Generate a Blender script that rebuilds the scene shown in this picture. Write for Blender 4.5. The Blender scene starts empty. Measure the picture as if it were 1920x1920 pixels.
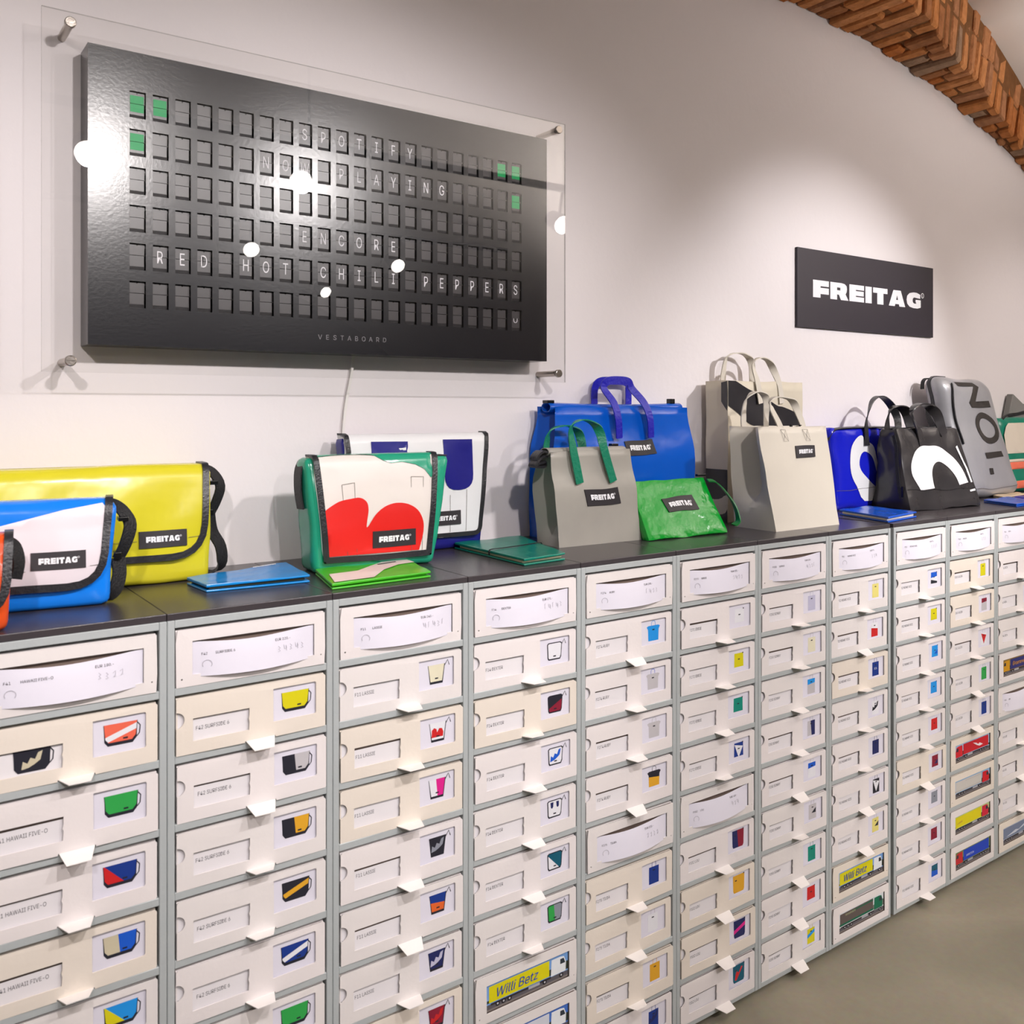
import bpy, bmesh, math, random
from math import sin, cos, pi, radians, sqrt, atan2
from mathutils import Vector, Matrix, noise
from mathutils.geometry import delaunay_2d_cdt
random.seed(7)
sc = bpy.context.scene
COL = sc.collection

# ---------------------------------------------------------------- camera, world, light, exposure
PH = 0.616627                      # yaw of the camera against the wall normal
CAMX, CAMY, CAMZ = -0.1163, -1.5010, 1.4433
FR = 1.108                         # height of the cabinet frames
CT = 1.1195                        # height of the counter surface
PW, RH = 0.2816, 0.108             # cabinet pitch, row pitch
WY = 0.40                          # wall plane
cam = bpy.data.cameras.new('camera')
cam.sensor_width = 36.0
cam.lens = 1730.9 / 1920 * 36
cam.shift_y = -(960 - 766.8) / 1920
cam.clip_start = 0.05
cam.dof.use_dof = True
cam.dof.focus_distance = 2.7
cam.dof.aperture_fstop = 9.0
camo = bpy.data.objects.new('camera', cam)
COL.objects.link(camo)
camo.location = (CAMX, CAMY, CAMZ)
camo.rotation_euler = (pi / 2, 0, -PH)
sc.camera = camo
w = bpy.data.worlds.new('world')
sc.world = w
w.use_nodes = True
w.node_tree.nodes['Background'].inputs[0].default_value = (1.0, 0.955, 0.935, 1)
w.node_tree.nodes['Background'].inputs[1].default_value = 0.28
sc.view_settings.view_transform = 'Standard'
sc.view_settings.look = 'None'
sc.view_settings.exposure = 0.0
sc.view_settings.gamma = 1.0
sc.view_settings.use_curve_mapping = False
LZ = FR + 1.27
# x, y, z of lamp, x,y,z aimed at, power, cone degrees, colour
LAMPS = [
    (0.568, -1.50, LZ, 0.40, 0.40, 1.20, 68, 78, (1.0, 0.94, 0.93)),
    (1.366, -1.45, LZ, 0.98, 0.40, 1.20, 58, 72, (1.0, 0.95, 0.95)),
    (2.804, -1.53, LZ, 2.50, 0.40, 1.44, 122, 50, (1.0, 0.97, 0.99)),
    (3.750, -1.53, LZ, 3.90, 0.40, 1.20, 42, 56, (1.0, 0.94, 0.94)),  # added lamp for the right end, no mirror image of it
    (-0.50, -1.50, LZ, -0.3, 0.40, 1.28, 66, 64, (1.0, 0.92, 0.91)),  # added to light the far left, out of the mirrored view
    (1.763, -3.15, LZ, 1.45, 0.00, 0.38, 100, 42, (1.0, 0.95, 0.96)),
    (2.756, -3.20, LZ, 2.75, 0.00, 0.38, 160, 42, (1.0, 0.95, 0.96)),
    (0.350, -3.15, LZ, 0.30, 0.00, 0.38, 85, 42, (1.0, 0.95, 0.96)),  # extra lamp put in to light the cabinet fronts
    (2.934, -4.74, LZ, 3.60, -0.9, 0.00, 180, 50, (1.0, 0.94, 0.90)),
]
for i, (x, y, z, tx, ty, tz, pw, cone, c) in enumerate(LAMPS):
    ld = bpy.data.lights.new('spot_beam', 'SPOT')
    ld.energy = pw
    ld.color = c
    ld.spot_size = radians(cone)
    ld.spot_blend = 0.75
    ld.shadow_soft_size = 0.04
    lo = bpy.data.objects.new('spot_beam', ld)
    COL.objects.link(lo)
    d = Vector((tx - x, ty - y, tz - z)).normalized()
    lo.location = Vector((x, y, z)) + d * 0.03
    lo.rotation_euler = d.to_track_quat('-Z', 'Y').to_euler()

UPFILL = [(-0.75, -2.7, 1.92, 45), (3.65, -1.75, 1.55, 330)]     # unseen fill lamps, added to brighten ceiling and arch
for x, y, z, pw in UPFILL:
    ld = bpy.data.lights.new('fill_beam', 'SPOT')
    ld.energy = pw
    ld.color = (1.0, 0.94, 0.89)
    ld.spot_size = radians(150)
    ld.spot_blend = 0.8
    ld.shadow_soft_size = 0.06
    lo = bpy.data.objects.new('fill_beam', ld)
    COL.objects.link(lo)
    lo.location = (x, y, z)
    lo.rotation_euler = (pi, 0, 0)

# ---------------------------------------------------------------- helpers
def lin(c):
    c = c / 255.0
    return c / 12.92 if c <= 0.04045 else ((c + 0.055) / 1.055) ** 2.4

MATS = {}
def mat(name, rgb, rough=0.5, metal=0.0, spec=0.5, var=0.0, vs=20.0, bump=0.0, bs=60.0, coat=0.0, stretch=None, emit=0.0):
    if name in MATS:
        return MATS[name]
    m = bpy.data.materials.new(name)
    m.use_nodes = True
    nt = m.node_tree
    b = nt.nodes['Principled BSDF']
    col = (lin(rgb[0]), lin(rgb[1]), lin(rgb[2]), 1)
    b.inputs['Base Color'].default_value = col
    b.inputs['Roughness'].default_value = rough
    b.inputs['Metallic'].default_value = metal
    b.inputs['Specular IOR Level'].default_value = spec
    if coat:
        b.inputs['Coat Weight'].default_value = coat
        b.inputs['Coat Roughness'].default_value = 0.12
    if emit:
        b.inputs['Emission Color'].default_value = col
        b.inputs['Emission Strength'].default_value = emit
    if var or bump:
        tc = nt.nodes.new('ShaderNodeTexCoord')
        mp = nt.nodes.new('ShaderNodeMapping')
        nt.links.new(tc.outputs['Object'], mp.inputs[0])
        if stretch:
            mp.inputs['Scale'].default_value = stretch
        if var:
            n = nt.nodes.new('ShaderNodeTexNoise')
            n.inputs['Scale'].default_value = vs
            n.inputs['Detail'].default_value = 4
            nt.links.new(mp.outputs[0], n.inputs['Vector'])
            mx = nt.nodes.new('ShaderNodeMix')
            mx.data_type = 'RGBA'
            mx.inputs[6].default_value = tuple(max(0, c * (1 - var)) for c in col[:3]) + (1,)
            mx.inputs[7].default_value = tuple(min(1, c * (1 + var)) for c in col[:3]) + (1,)
            nt.links.new(n.outputs['Fac'], mx.inputs[0])
            nt.links.new(mx.outputs[2], b.inputs['Base Color'])
        if bump:
            n2 = nt.nodes.new('ShaderNodeTexNoise')
            n2.inputs['Scale'].default_value = bs
            n2.inputs['Detail'].default_value = 3
            nt.links.new(mp.outputs[0], n2.inputs['Vector'])
            bp = nt.nodes.new('ShaderNodeBump')
            bp.inputs['Strength'].default_value = bump
            bp.inputs['Distance'].default_value = 0.01
            nt.links.new(n2.outputs['Fac'], bp.inputs['Height'])
            nt.links.new(bp.outputs[0], b.inputs['Normal'])
    MATS[name] = m
    return m

def ink(rgb):
    return mat('print_%02x%02x%02x' % tuple(rgb), rgb, 0.45, spec=0.3, var=0.03, vs=90)

def tarp(name, rgb, rough=0.28, var=0.06, bump=0.25, bs=9.0):
    return mat(name, rgb, rough, spec=0.5, var=var, vs=14, bump=bump, bs=bs)

def cdt(loops, grid=None, holes=False):
    vs, es = [], []
    for lp in loops:
        n0 = len(vs)
        vs += [Vector((p[0], p[1])) for p in lp]
        es += [(n0 + i, n0 + (i + 1) % len(lp)) for i in range(len(lp))]
    if grid:
        lp = loops[0]
        x0, x1 = min(p[0] for p in lp), max(p[0] for p in lp)
        y0, y1 = min(p[1] for p in lp), max(p[1] for p in lp)
        x = x0 + grid / 2
        while x < x1:
            y = y0 + grid / 2
            while y < y1:
                if inside((x, y), lp):
                    vs.append(Vector((x, y)))
                y += grid
            x += grid
    r = delaunay_2d_cdt(vs, es, [], 0, 1e-6)
    V = [(v[0], v[1]) for v in r[0]]
    F = []
    for f in r[2]:
        c = (sum(V[i][0] for i in f) / len(f), sum(V[i][1] for i in f) / len(f))
        if holes:
            k = inside(c, loops[0]) and not any(inside(c, lp) for lp in loops[1:])
        else:
            k = any(inside(c, lp) for lp in loops)
        if k:
            F.append(tuple(f))
    return V, F

def inside(p, lp):
    c = False
    j = len(lp) - 1
    for i in range(len(lp)):
        if (lp[i][1] > p[1]) != (lp[j][1] > p[1]) and p[0] < (lp[j][0] - lp[i][0]) * (p[1] - lp[i][1]) / (lp[j][1] - lp[i][1]) + lp[i][0]:
            c = not c
        j = i
    return c

class MB:
    def __init__(s):
        s.v, s.f, s.m, s.mats = [], [], [], []
    def mi(s, m):
        if m not in s.mats:
            s.mats.append(m)
        return s.mats.index(m)
    def add(s, vs, fs, m):
        n = len(s.v)
        k = s.mi(m)
        s.v += [tuple(v) for v in vs]
        s.f += [tuple(n + i for i in f) for f in fs]
        s.m += [k] * len(fs)
        return s
    def box(s, x0, x1, y0, y1, z0, z1, m, mx=None):
        vs = [(x, y, z) for z in (z0, z1) for y in (y0, y1) for x in (x0, x1)]
        if mx:
            vs = [mx @ Vector(v) for v in vs]
        return s.add(vs, [(0, 2, 3, 1), (4, 5, 7, 6), (0, 1, 5, 4), (2, 6, 7, 3), (0, 4, 6, 2), (1, 3, 7, 5)], m)
    def decal(s, pts, mp, m, grid=None):
        """2D polygon laid on a surface through mp(a, b)."""
        vs, fs = cdt([pts], grid)
        return s.add([mp(a, b) for a, b in vs], fs, m)
    def plate(s, loops, y0, y1, m, mp=None):
        """plate in the XZ plane with holes, front at y0, back at y1"""
        mp = mp or (lambda x, y, z: (x, y, z))
        vs, fs = cdt(loops, None, len(loops) > 1)
        s.add([mp(a, y0, b) for a, b in vs], fs, m)
        s.add([mp(a, y1, b) for a, b in vs], [f[::-1] for f in fs], m)
        for lp in loops:
            n = len(lp)
            s.add([mp(a, y0, b) for a, b in lp] + [mp(a, y1, b) for a, b in lp],
                  [(i, (i + 1) % n, n + (i + 1) % n, n + i) for i in range(n)], m)
        return s
    def cyl(s, a, b, r0, r1, m, n=16, cap=True):
        a, b = Vector(a), Vector(b)
        d = (b - a).normalized()
        u = d.orthogonal().normalized()
        v = d.cross(u)
        vs = []
        for p, r in ((a, r0), (b, r1)):
            vs += [p + u * r * cos(2 * pi * i / n) + v * r * sin(2 * pi * i / n) for i in range(n)]
        fs = [(i, (i + 1) % n, n + (i + 1) % n, n + i) for i in range(n)]
        if cap:
            fs += [tuple(range(n))[::-1], tuple(range(n, 2 * n))]
        return s.add(vs, fs, m)
    def ribbon(s, pts, side, wid, th, m, smooth=4, nrm=None):
        """strap of rectangular section along pts; side = vector or list of vectors across the strap"""
        P = [Vector(p) for p in pts]
        S = [Vector(x) for x in side] if isinstance(side, list) else [Vector(side)] * len(P)
        N = nrm
        if smooth > 1:
            Q, T = [], []
            for i in range(len(P) - 1):
                p0, p1, p2, p3 = P[max(i - 1, 0)], P[i], P[i + 1], P[min(i + 2, len(P) - 1)]
                for k in range(smooth):
                    t = k / smooth
                    Q.append(0.5 * ((2 * p1) + (p2 - p0) * t + (2 * p0 - 5 * p1 + 4 * p2 - p3) * t * t + (-p0 + 3 * p1 - 3 * p2 + p3) * t ** 3))
                    T.append(S[i].lerp(S[i + 1], t))
            Q.append(P[-1]); T.append(S[-1])
            P, S = Q, T
        vs = []
        for i, p in enumerate(P):
            d = (P[min(i + 1, len(P) - 1)] - P[max(i - 1, 0)]).normalized()
            if N:
                nn = Vector(N[i]).normalized()
                a = S[i].normalized()
            else:
                a = (S[i] - d * S[i].dot(d)).normalized()
                nn = d.cross(a).normalized()
            for ka, kb in ((-1, -1), (1, -1), (1, 1), (-1, 1)):
                vs.append(p + a * (ka * wid / 2) + nn * (kb * th / 2))
        fs = []
        for i in range(len(P) - 1):
            for k in range(4):
                fs.append((4 * i + k, 4 * i + (k + 1) % 4, 4 * i + 4 + (k + 1) % 4, 4 * i + 4 + k))
        fs += [(3, 2, 1, 0), tuple(4 * (len(P) - 1) + k for k in range(4))]
        return s.add(vs, fs, m)
    def mesh(s, name, smooth=False, ang=35):
        me = bpy.data.meshes.new(name)
        me.from_pydata(s.v, [], s.f)
        for m in s.mats:
            me.materials.append(m)
        me.polygons.foreach_set('material_index', s.m)
        me.validate()
        bm = bmesh.new()
        bm.from_mesh(me)
        bmesh.ops.remove_doubles(bm, verts=bm.verts, dist=1e-6)
        bmesh.ops.recalc_face_normals(bm, faces=bm.faces)
        bm.to_mesh(me)
        bm.free()
        if smooth:
            me.polygons.foreach_set('use_smooth', [True] * len(me.polygons))
            me.set_sharp_from_angle(angle=radians(ang))
        me.update()
        return me
    def build(s, name, parent=None, smooth=False, ang=35, bevel=0, solid=0, seg=2):
        return put(s.mesh(name, smooth, ang), name, parent, bevel, solid, seg)

def put(me, name, parent=None, bevel=0, solid=0, seg=2):
    o = bpy.data.objects.new(name, me)
    COL.objects.link(o)
    if parent is not None:
        o.parent = parent
    if solid:
        md = o.modifiers.new('thick', 'SOLIDIFY')
        md.thickness = solid
        md.offset = 0
    if bevel:
        md = o.modifiers.new('bev', 'BEVEL')
        md.width = bevel
        md.segments = seg
        md.limit_method = 'ANGLE'
        md.angle_limit = radians(50)
    return o

def tag(o, label, cat, group=None, kind=None):
    if label: o['label'] = label
    if cat: o['category'] = cat
    if group: o['group'] = group
    if kind: o['kind'] = kind
    return o

def thing(name, label, cat, loc=(0, 0, 0), rz=0.0, group=None, rx=0.0):
    o = bpy.data.objects.new(name, None)
    COL.objects.link(o)
    o.empty_display_size = 0.02
    o.location = loc
    o.rotation_euler = (rx, 0, rz)
    return tag(o, label, cat, group)

# ---- lettering
GC = {}
FONT = None
try:
    import os
    FONT = bpy.data.fonts.load(os.path.join(bpy.utils.system_resource('DATAFILES', path='fonts'), 'Inter.woff2'))
except Exception:
    FONT = None
def glyphs(txt, size, offset=0.0, xs=1.0, align='LEFT'):
    k = (txt, offset)
    if k not in GC:
        cu = bpy.data.curves.new('t', 'FONT')
        cu.body = txt
        cu.size = 1.0
        if FONT: cu.font = FONT
        cu.offset = offset
        cu.resolution_u = 3
        ob = bpy.data.objects.new('t', cu)
        me = bpy.data.meshes.new_from_object(ob)
        GC[k] = ([(v.co.x, v.co.y) for v in me.vertices], [tuple(p.vertices) for p in me.polygons])
        bpy.data.objects.remove(ob)
        bpy.data.curves.remove(cu)
        bpy.data.meshes.remove(me)
    vs, fs = GC[k]
    vs = [(x * size * xs, y * size) for x, y in vs]
    if align == 'CENTER' and vs:
        cx = (min(v[0] for v in vs) + max(v[0] for v in vs)) / 2
        vs = [(x - cx, y) for x, y in vs]
    return vs, fs

def add_text(mb, txt, size, mp, m, offset=0.0, xs=1.0, align='LEFT', at=(0, 0), rot=0.0):
    vs, fs = glyphs(txt, size, offset, xs, align)
    c, s_ = cos(rot), sin(rot)
    mb.add([mp(at[0] + x * c - y * s_, at[1] + x * s_ + y * c) for x, y in vs], fs, m)

def R_(x0, x1, z0, z1):
    return [(x0, z0), (x1, z0), (x1, z1), (x0, z1)]
WORD = [
    (0.95, [R_(0, .45, 0, 1), R_(0, .95, .22, .58), R_(0, .95, .67, 1)]),
    (1.10, [R_(0, .42, 0, 1), [(.4, .72), (.62, .72), (.62, .52), (1.02, .52), (1.04, .66), (1.02, .84), (.9, .96), (.7, 1), (.4, 1)],
            [(.4, .3), (.7, .3), (.95, .36), (1.03, .52), (.6, .56), (.4, .56)], [(.48, .42), (.66, 0), (1.14, 0), (.92, .42)]]),
    (0.95, [R_(0, .42, 0, 1), R_(0, .95, 0, .29), R_(0, .93, .36, .64), R_(0, .95, .71, 1)]),
    (0.42, [R_(0, .42, 0, 1)]),
    (0.98, [R_(0, .98, .68, 1), R_(.28, .70, 0, 1)]),
    (1.16, [[(0, 0), (.42, 0), (.60, .78), (.60, 1), (.32, 1)], [(1.16, 0), (.74, 0), (.56, .78), (.56, 1), (.84, 1)], [(.2, .14), (.96, .14), (.9, .4), (.26, .4)]]),
    (1.04, [[(.5, 0), (.22, .07), (.05, .25), (0, .5), (.05, .75), (.22, .93), (.5, 1), (.55, 1), (.55, .68), (.47, .62), (.44, .5), (.47, .36), (.55, .30), (.55, 0)],
            [(.5, .69), (1.0, .64), (1.0, .9), (.75, 1), (.5, 1)], [(.5, 0), (.8, 0), (1.04, .08), (1.04, .55), (.66, .55), (.66, .38), (.7, .38), (.7, .3), (.5, .3)]]),
]
WORDW = sum(x[0] for x in WORD) + 0.09 * 6
def add_word(mb, x0, z0, width, h, mp, m):
    sx = width / WORDW
    x = 0.0
    for wd, polys in WORD:
        V, F = cdt([[(x0 + (x + a) * sx, z0 + b * h) for a, b in p] for p in polys])
        mb.add([mp(a, b) for a, b in V], F, m)
        x += wd + 0.09
    # ring mark after the word
    r = h * 0.17
    cx, cz = x0 + width + r * 1.2, z0 + h * 0.86
    o_ = [(cx + r * cos(t * pi / 6), cz + r * sin(t * pi / 6)) for t in range(12)]
    i_ = [(cx + r * .7 * cos(t * pi / 6), cz + r * .7 * sin(t * pi / 6)) for t in range(12)]
    vs = [mp(*p) for p in o_ + i_]
    mb.add(vs, [(i, (i + 1) % 12, 12 + (i + 1) % 12, 12 + i) for i in range(12)], m)
    add_text(mb, 'R', r * 1.2, mp, m, at=(cx - r * .4, cz - r * .42))

# ---------------------------------------------------------------- common materials
M_wall = mat('white_plaster', (232, 226, 227), 0.75, spec=0.25, var=0.012, vs=3, bump=0.06, bs=45)
M_ceil = mat('ceiling_plaster', (226, 218, 212), 0.8, spec=0.2, var=0.015, vs=3, bump=0.08, bs=30)
M_frame = mat('grey_painted_metal', (180, 186, 187), 0.42, spec=0.5, var=0.03, vs=8, bump=0.05, bs=120)
M_top = mat('anthracite_laminate', (66, 61, 64), 0.27, spec=0.55, var=0.08, vs=30, bump=0.03, bs=250)
M_card = [mat('carton_white', (234, 227, 226), 0.62, spec=0.3, var=0.02, vs=12, bump=0.05, bs=70),
          mat('carton_cream', (232, 222, 210), 0.62, spec=0.3, var=0.02, vs=12, bump=0.05, bs=70),
          mat('carton_pale', (231, 225, 223), 0.62, spec=0.3, var=0.02, vs=12, bump=0.05, bs=70)]
M_tab = mat('carton_tab', (240, 235, 232), 0.6, spec=0.3, var=0.02, vs=20)
M_inner = mat('carton_inner_shade', (120, 104, 96), 0.8, spec=0.2, var=0.05, vs=15)
M_paper = mat('paper', (226, 223, 235), 0.55, spec=0.3, var=0.01, vs=30)
M_slip = mat('slip_paper', (233, 229, 232), 0.6, spec=0.3, var=0.01, vs=30)
M_txt = mat('grey_ink', (66, 62, 70), 0.6, spec=0.2, var=0.05, vs=50)
M_pen = mat('pencil_ink', (165, 162, 172), 0.6, spec=0.2, var=0.1, vs=50)
M_badge = mat('rubber_badge', (48, 44, 48), 0.5, spec=0.4, var=0.04, vs=60)
M_white = mat('white_lettering', (238, 238, 242), 0.5, spec=0.3, var=0.01, vs=60)
M_bind = mat('black_binding', (38, 38, 42), 0.35, spec=0.5, var=0.1, vs=40, bump=0.15, bs=200)
M_web = mat('black_webbing', (26, 26, 28), 0.55, spec=0.4, var=0.1, vs=60, bump=0.3, bs=300)
M_buckle = mat('black_buckle', (16, 16, 18), 0.25, spec=0.5, var=0.05, vs=40)
M_seam = mat('dark_stitching', (105, 98, 92), 0.8, spec=0.1, var=0.1, vs=200)
M_steel = mat('brushed_steel', (176, 168, 160), 0.28, metal=1.0, var=0.05, vs=30, bump=0.05, bs=200)

# ================================================================= ROOM
mb = MB()
mb.box(-3.5, 7.5, WY, WY + 0.12, -0.02, 3.15, M_wall)
tag(mb.build('wall_back'), 'white plastered wall behind the counter, running up under the brick arch', 'wall', kind='structure')

def floor_mat():
    m = bpy.data.materials.new('screed_floor')
    m.use_nodes = True
    nt = m.node_tree
    b = nt.nodes['Principled BSDF']
    tc = nt.nodes.new('ShaderNodeTexCoord')
    n1 = nt.nodes.new('ShaderNodeTexNoise'); n1.inputs['Scale'].default_value = 1.6; n1.inputs['Detail'].default_value = 6; n1.inputs['Distortion'].default_value = 1.2
    n2 = nt.nodes.new('ShaderNodeTexNoise'); n2.inputs['Scale'].default_value = 60; n2.inputs['Detail'].default_value = 3
    nt.links.new(tc.outputs['Object'], n1.inputs['Vector']); nt.links.new(tc.outputs['Object'], n2.inputs['Vector'])
    r = nt.nodes.new('ShaderNodeValToRGB')
    r.color_ramp.elements[0].position = 0.3; r.color_ramp.elements[0].color = (lin(122), lin(118), lin(103), 1)
    r.color_ramp.elements[1].position = 0.72; r.color_ramp.elements[1].color = (lin(160), lin(152), lin(134), 1)
    nt.links.new(n1.outputs['Fac'], r.inputs[0])
    mx = nt.nodes.new('ShaderNodeMix'); mx.data_type = 'RGBA'; mx.blend_type = 'OVERLAY'; mx.inputs[0].default_value = 0.12
    nt.links.new(r.outputs[0], mx.inputs[6]); nt.links.new(n2.outputs['Color'], mx.inputs[7])
    nt.links.new(mx.outputs[2], b.inputs['Base Color'])
    b.inputs['Roughness'].default_value = 0.5
    b.inputs['Specular IOR Level'].default_value = 0.35
    return m
mb = MB()
mb.box(-3.5, 7.5, -7.5, WY, -0.05, 0.0, floor_mat())
tag(mb.build('floor'), 'grey green poured screed floor in front of the cabinets', 'floor', kind='structure')

# ---- arch: curve of the wall edge
AX, AZ, AR = 2.20, FR - 2.791, 4.426
def arc(s, r):
    """point on the arch line at arc length s, r outwards"""
    if s < 0:
        return Vector((AX + s, 0, AZ + AR + r))
    t = s / AR
    return Vector((AX + (AR + r) * sin(t), 0, AZ + (AR + r) * cos(t)))
def yface(x):
    return max(0.06, 0.159 + 0.167 * (x - 2.665))
RT = 0.232
M_mortar = mat('old_mortar', (118, 80, 50), 0.95, spec=0.1, var=0.35, vs=30, bump=0.6, bs=60)
BRM = []
for i, c in enumerate([(180, 116, 66), (170, 104, 56), (172, 116, 76), (152, 98, 60), (186, 124, 76), (160, 110, 76), (146, 116, 92), (174, 102, 50)]):
    BRM.append(mat('brick_clay_%s' % 'abcdefgh'[i], c, 0.85, spec=0.2, var=0.42, vs=34, bump=0.9, bs=38))
mb = MB()
N = 70
S0, S1 = -1.2, 3.0
rows = []
for i in range(N + 1):
    s = S0 + (S1 - S0) * i / N
    a, b = arc(s, 0.012), arc(s, RT)
    yf = yface(a.x) + 0.012
    rows.append([(a.x, WY, a.z), (a.x, yf, a.z), (b.x, yf, b.z), (b.x, WY, b.z)])
vs = [p for r in rows for p in r]
fs = [(4 * i + k, 4 * i + (k + 1) % 4, 4 * i + 4 + (k + 1) % 4, 4 * i + 4 + k) for i in range(N) for k in range(4)]
arch = mb.add(vs, fs + [(0, 1, 2, 3), tuple(4 * N + k for k in range(4))], M_mortar).build('trim_1')
tag(arch, 'exposed red brick arch rib where the white wall meets the vaulted ceiling', 'arch', kind='structure')

def brick(s0, s1, y0, y1, r0, r1, m):
    """one brick of the arch; y given as fraction 0 wall .. 1 front face"""
    j = lambda a: random.uniform(-a, a)
    pr_ = random.uniform(-0.010, 0.008)
    vs = []
    bm = bmesh.new()
    for r in (r0 + (pr_ if r0 < 0.01 else 0), r1):
        for yy in (y0, y1):
            for s in (s0 + j(.003), s1 + j(.003)):
                p = arc(s, r + j(.003))
                yf = yface(p.x)
                y = WY + 0.0 + (yf - WY) * yy + j(.004) * (1 if yy > 0.02 else 0) - (pr_ * 0.7 if yy > 0.98 else 0)
                vs.append(bm.verts.new((p.x, y, p.z)))
    for f in [(0, 2, 3, 1), (4, 5, 7, 6), (0, 1, 5, 4), (2, 6, 7, 3), (0, 4, 6, 2), (1, 3, 7, 5)]:
        bm.faces.new([vs[i] for i in f])
    bmesh.ops.bevel(bm, geom=list(bm.edges), offset=random.uniform(0.005, 0.010), segments=1, affect='EDGES')
    bmesh.ops.recalc_face_normals(bm, faces=bm.faces)
    me = bpy.data.meshes.new('brick')
    me.materials.append(m)
    bm.to_mesh(me)
    bm.free()
    put(me, 'brick', arch)
s = S0
while s < S1 - 0.06:
    t = random.uniform(0.040, 0.056)
    g = random.uniform(0.008, 0.013)
    m1 = random.choice(BRM)
    cut = random.choice([0, 0, 0, 0.35, 0.5, 0.62])
    rr = random.choice([0.115, 0.13, 0.15])
    if cut:
        brick(s, s + t, 0.0, cut - 0.03, 0, rr, random.choice(BRM))
        brick(s, s + t, cut + 0.03, 1.0, 0, rr, m1)
    else:
        brick(s, s + t, 0.0, 1.0, 0, rr, m1)
    brick(s - .002, s + t + .004, 0.4, 1.0 + random.uniform(-.02, .02), rr + 0.007, RT + 0.004, random.choice(BRM))
    s += t + g

# ---- vaulted ceiling towards the room
mb = MB()
vs, N = [], 60
for i in range(N + 1):
    s = -5.6 + (4.6 + 5.6) * i / N
    p = arc(s, RT)
    q = arc(s, RT + 0.1)
    vs += [(p.x, min(yface(p.x), WY - .005) + 0.02 if s > S0 else 0.39, p.z), (p.x, -7.5, p.z), (q.x, -7.5, q.z), (q.x, 0.39, q.z)]
fs = [(4 * i + k, 4 * i + (k + 1) % 4, 4 * i + 4 + (k + 1) % 4, 4 * i + 4 + k) for i in range(N) for k in range(4)]
tag(mb.add(vs, fs + [(0, 1, 2, 3), tuple(4 * N + k for k in range(4))], M_ceil).build('ceiling', smooth=True), 'white plastered vaulted ceiling beyond the brick arch', 'ceiling', kind='structure')

# ---- track lamps behind the camera (some mirrored in the acrylic sheet, others added)
M_blk = mat('lamp_housing', (30, 30, 32), 0.4, spec=0.5, var=0.05, vs=30)
M_lens = mat('lamp_lens', (255, 246, 240), 0.3, emit=26)
for ty, tx0, tx1, nm in ((-1.5, -1.0, 3.85, 'nearest the counter'), (-3.17, 0.0, 3.6, 'one row back from the counter'), (-4.74, 1.9, 3.6, 'furthest from the counter')):
    tr = MB()
    zt = LZ + 0.16
    tr.box(tx0, tx1, ty - 0.018, ty + 0.018, zt, zt + 0.03, M_blk)
    o = tr.build('lamp_track', bevel=0.002)
    tag(o, 'black ceiling lamp track %s' % nm, 'track', 'lamp tracks')
    for k in range(3):
        x = tx0 + (tx1 - tx0) * (0.1 + 0.4 * k)
        mb = MB()
        z1 = (arc(x - AX, RT).z if x < AX else arc(AR * math.asin(min(1, (x - AX) / (AR + RT))), RT).z)
        mb.cyl((x, ty, zt + 0.03), (x, ty, z1), 0.006, 0.006, M_blk, 8)
        mb.build('track_rod', o)
for i, (x, y, z, tx, ty, tz, pw, cone, c) in enumerate(LAMPS):
    d = Vector((tx - x, ty - y, tz - z)).normalized()
    t = thing('track_spotlight', 'black round track spotlight, %s along its lamp track' % ['second', 'third', 'fourth', 'fifth', 'first', 'middle of the second row', 'right of the second row', 'added left of the second row', 'single one on the rear row'][i], 'spotlight', (x, y, z), group='ceiling track spotlights')
    mb = MB()
    mb.cyl(-d * 0.12, d * 0.004, 0.042, 0.052, M_blk, 24)
    mb.build('housing', t, smooth=True)
    mb = MB()
    mb.cyl(d * 0.004, d * 0.008, 0.046, 0.046, M_lens, 24)
    mb.build('lens', t)
    mb = MB()
    mb.cyl(-d * 0.05, (0, 0, 0.165), 0.008, 0.008, M_blk, 8)
    mb.build('bracket', t)

for i, (x, y, z, pw) in enumerate(UPFILL):  # made-up stands and bowls carrying the added fill beams
    t = thing('fill_lamp', 'added black standing uplighter %s' % ['to the left of the counter end', 'in the room beyond the arch'][i], 'floor lamp', (x, y, 0), group='added ceiling fill lamps')
    mb = MB(); mb.cyl((0, 0, 0), (0, 0, .02), .15, .14, M_blk, 32); mb.build('base', t, smooth=True)
    mb = MB(); mb.cyl((0, 0, .02), (0, 0, z - .10), .012, .012, M_blk, 12); mb.build('pole', t, smooth=True)
    mb = MB(); mb.cyl((0, 0, z - .10), (0, 0, z - .01), .03, .13, M_blk, 32, cap=False); mb.cyl((0, 0, z - .10), (0, 0, z - .095), .03, .03, M_blk, 32); mb.build('bowl', t, smooth=True)
mb = MB()
mb.box(-3.5, 7.5, -7.62, -7.5, -0.02, 3.15, mat('dark_plaster', (92, 90, 86), 0.8, spec=0.2, var=0.05, vs=3))
tag(mb.build('wall_front'), 'dark plastered wall opposite the counter', 'wall', kind='structure')

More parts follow.
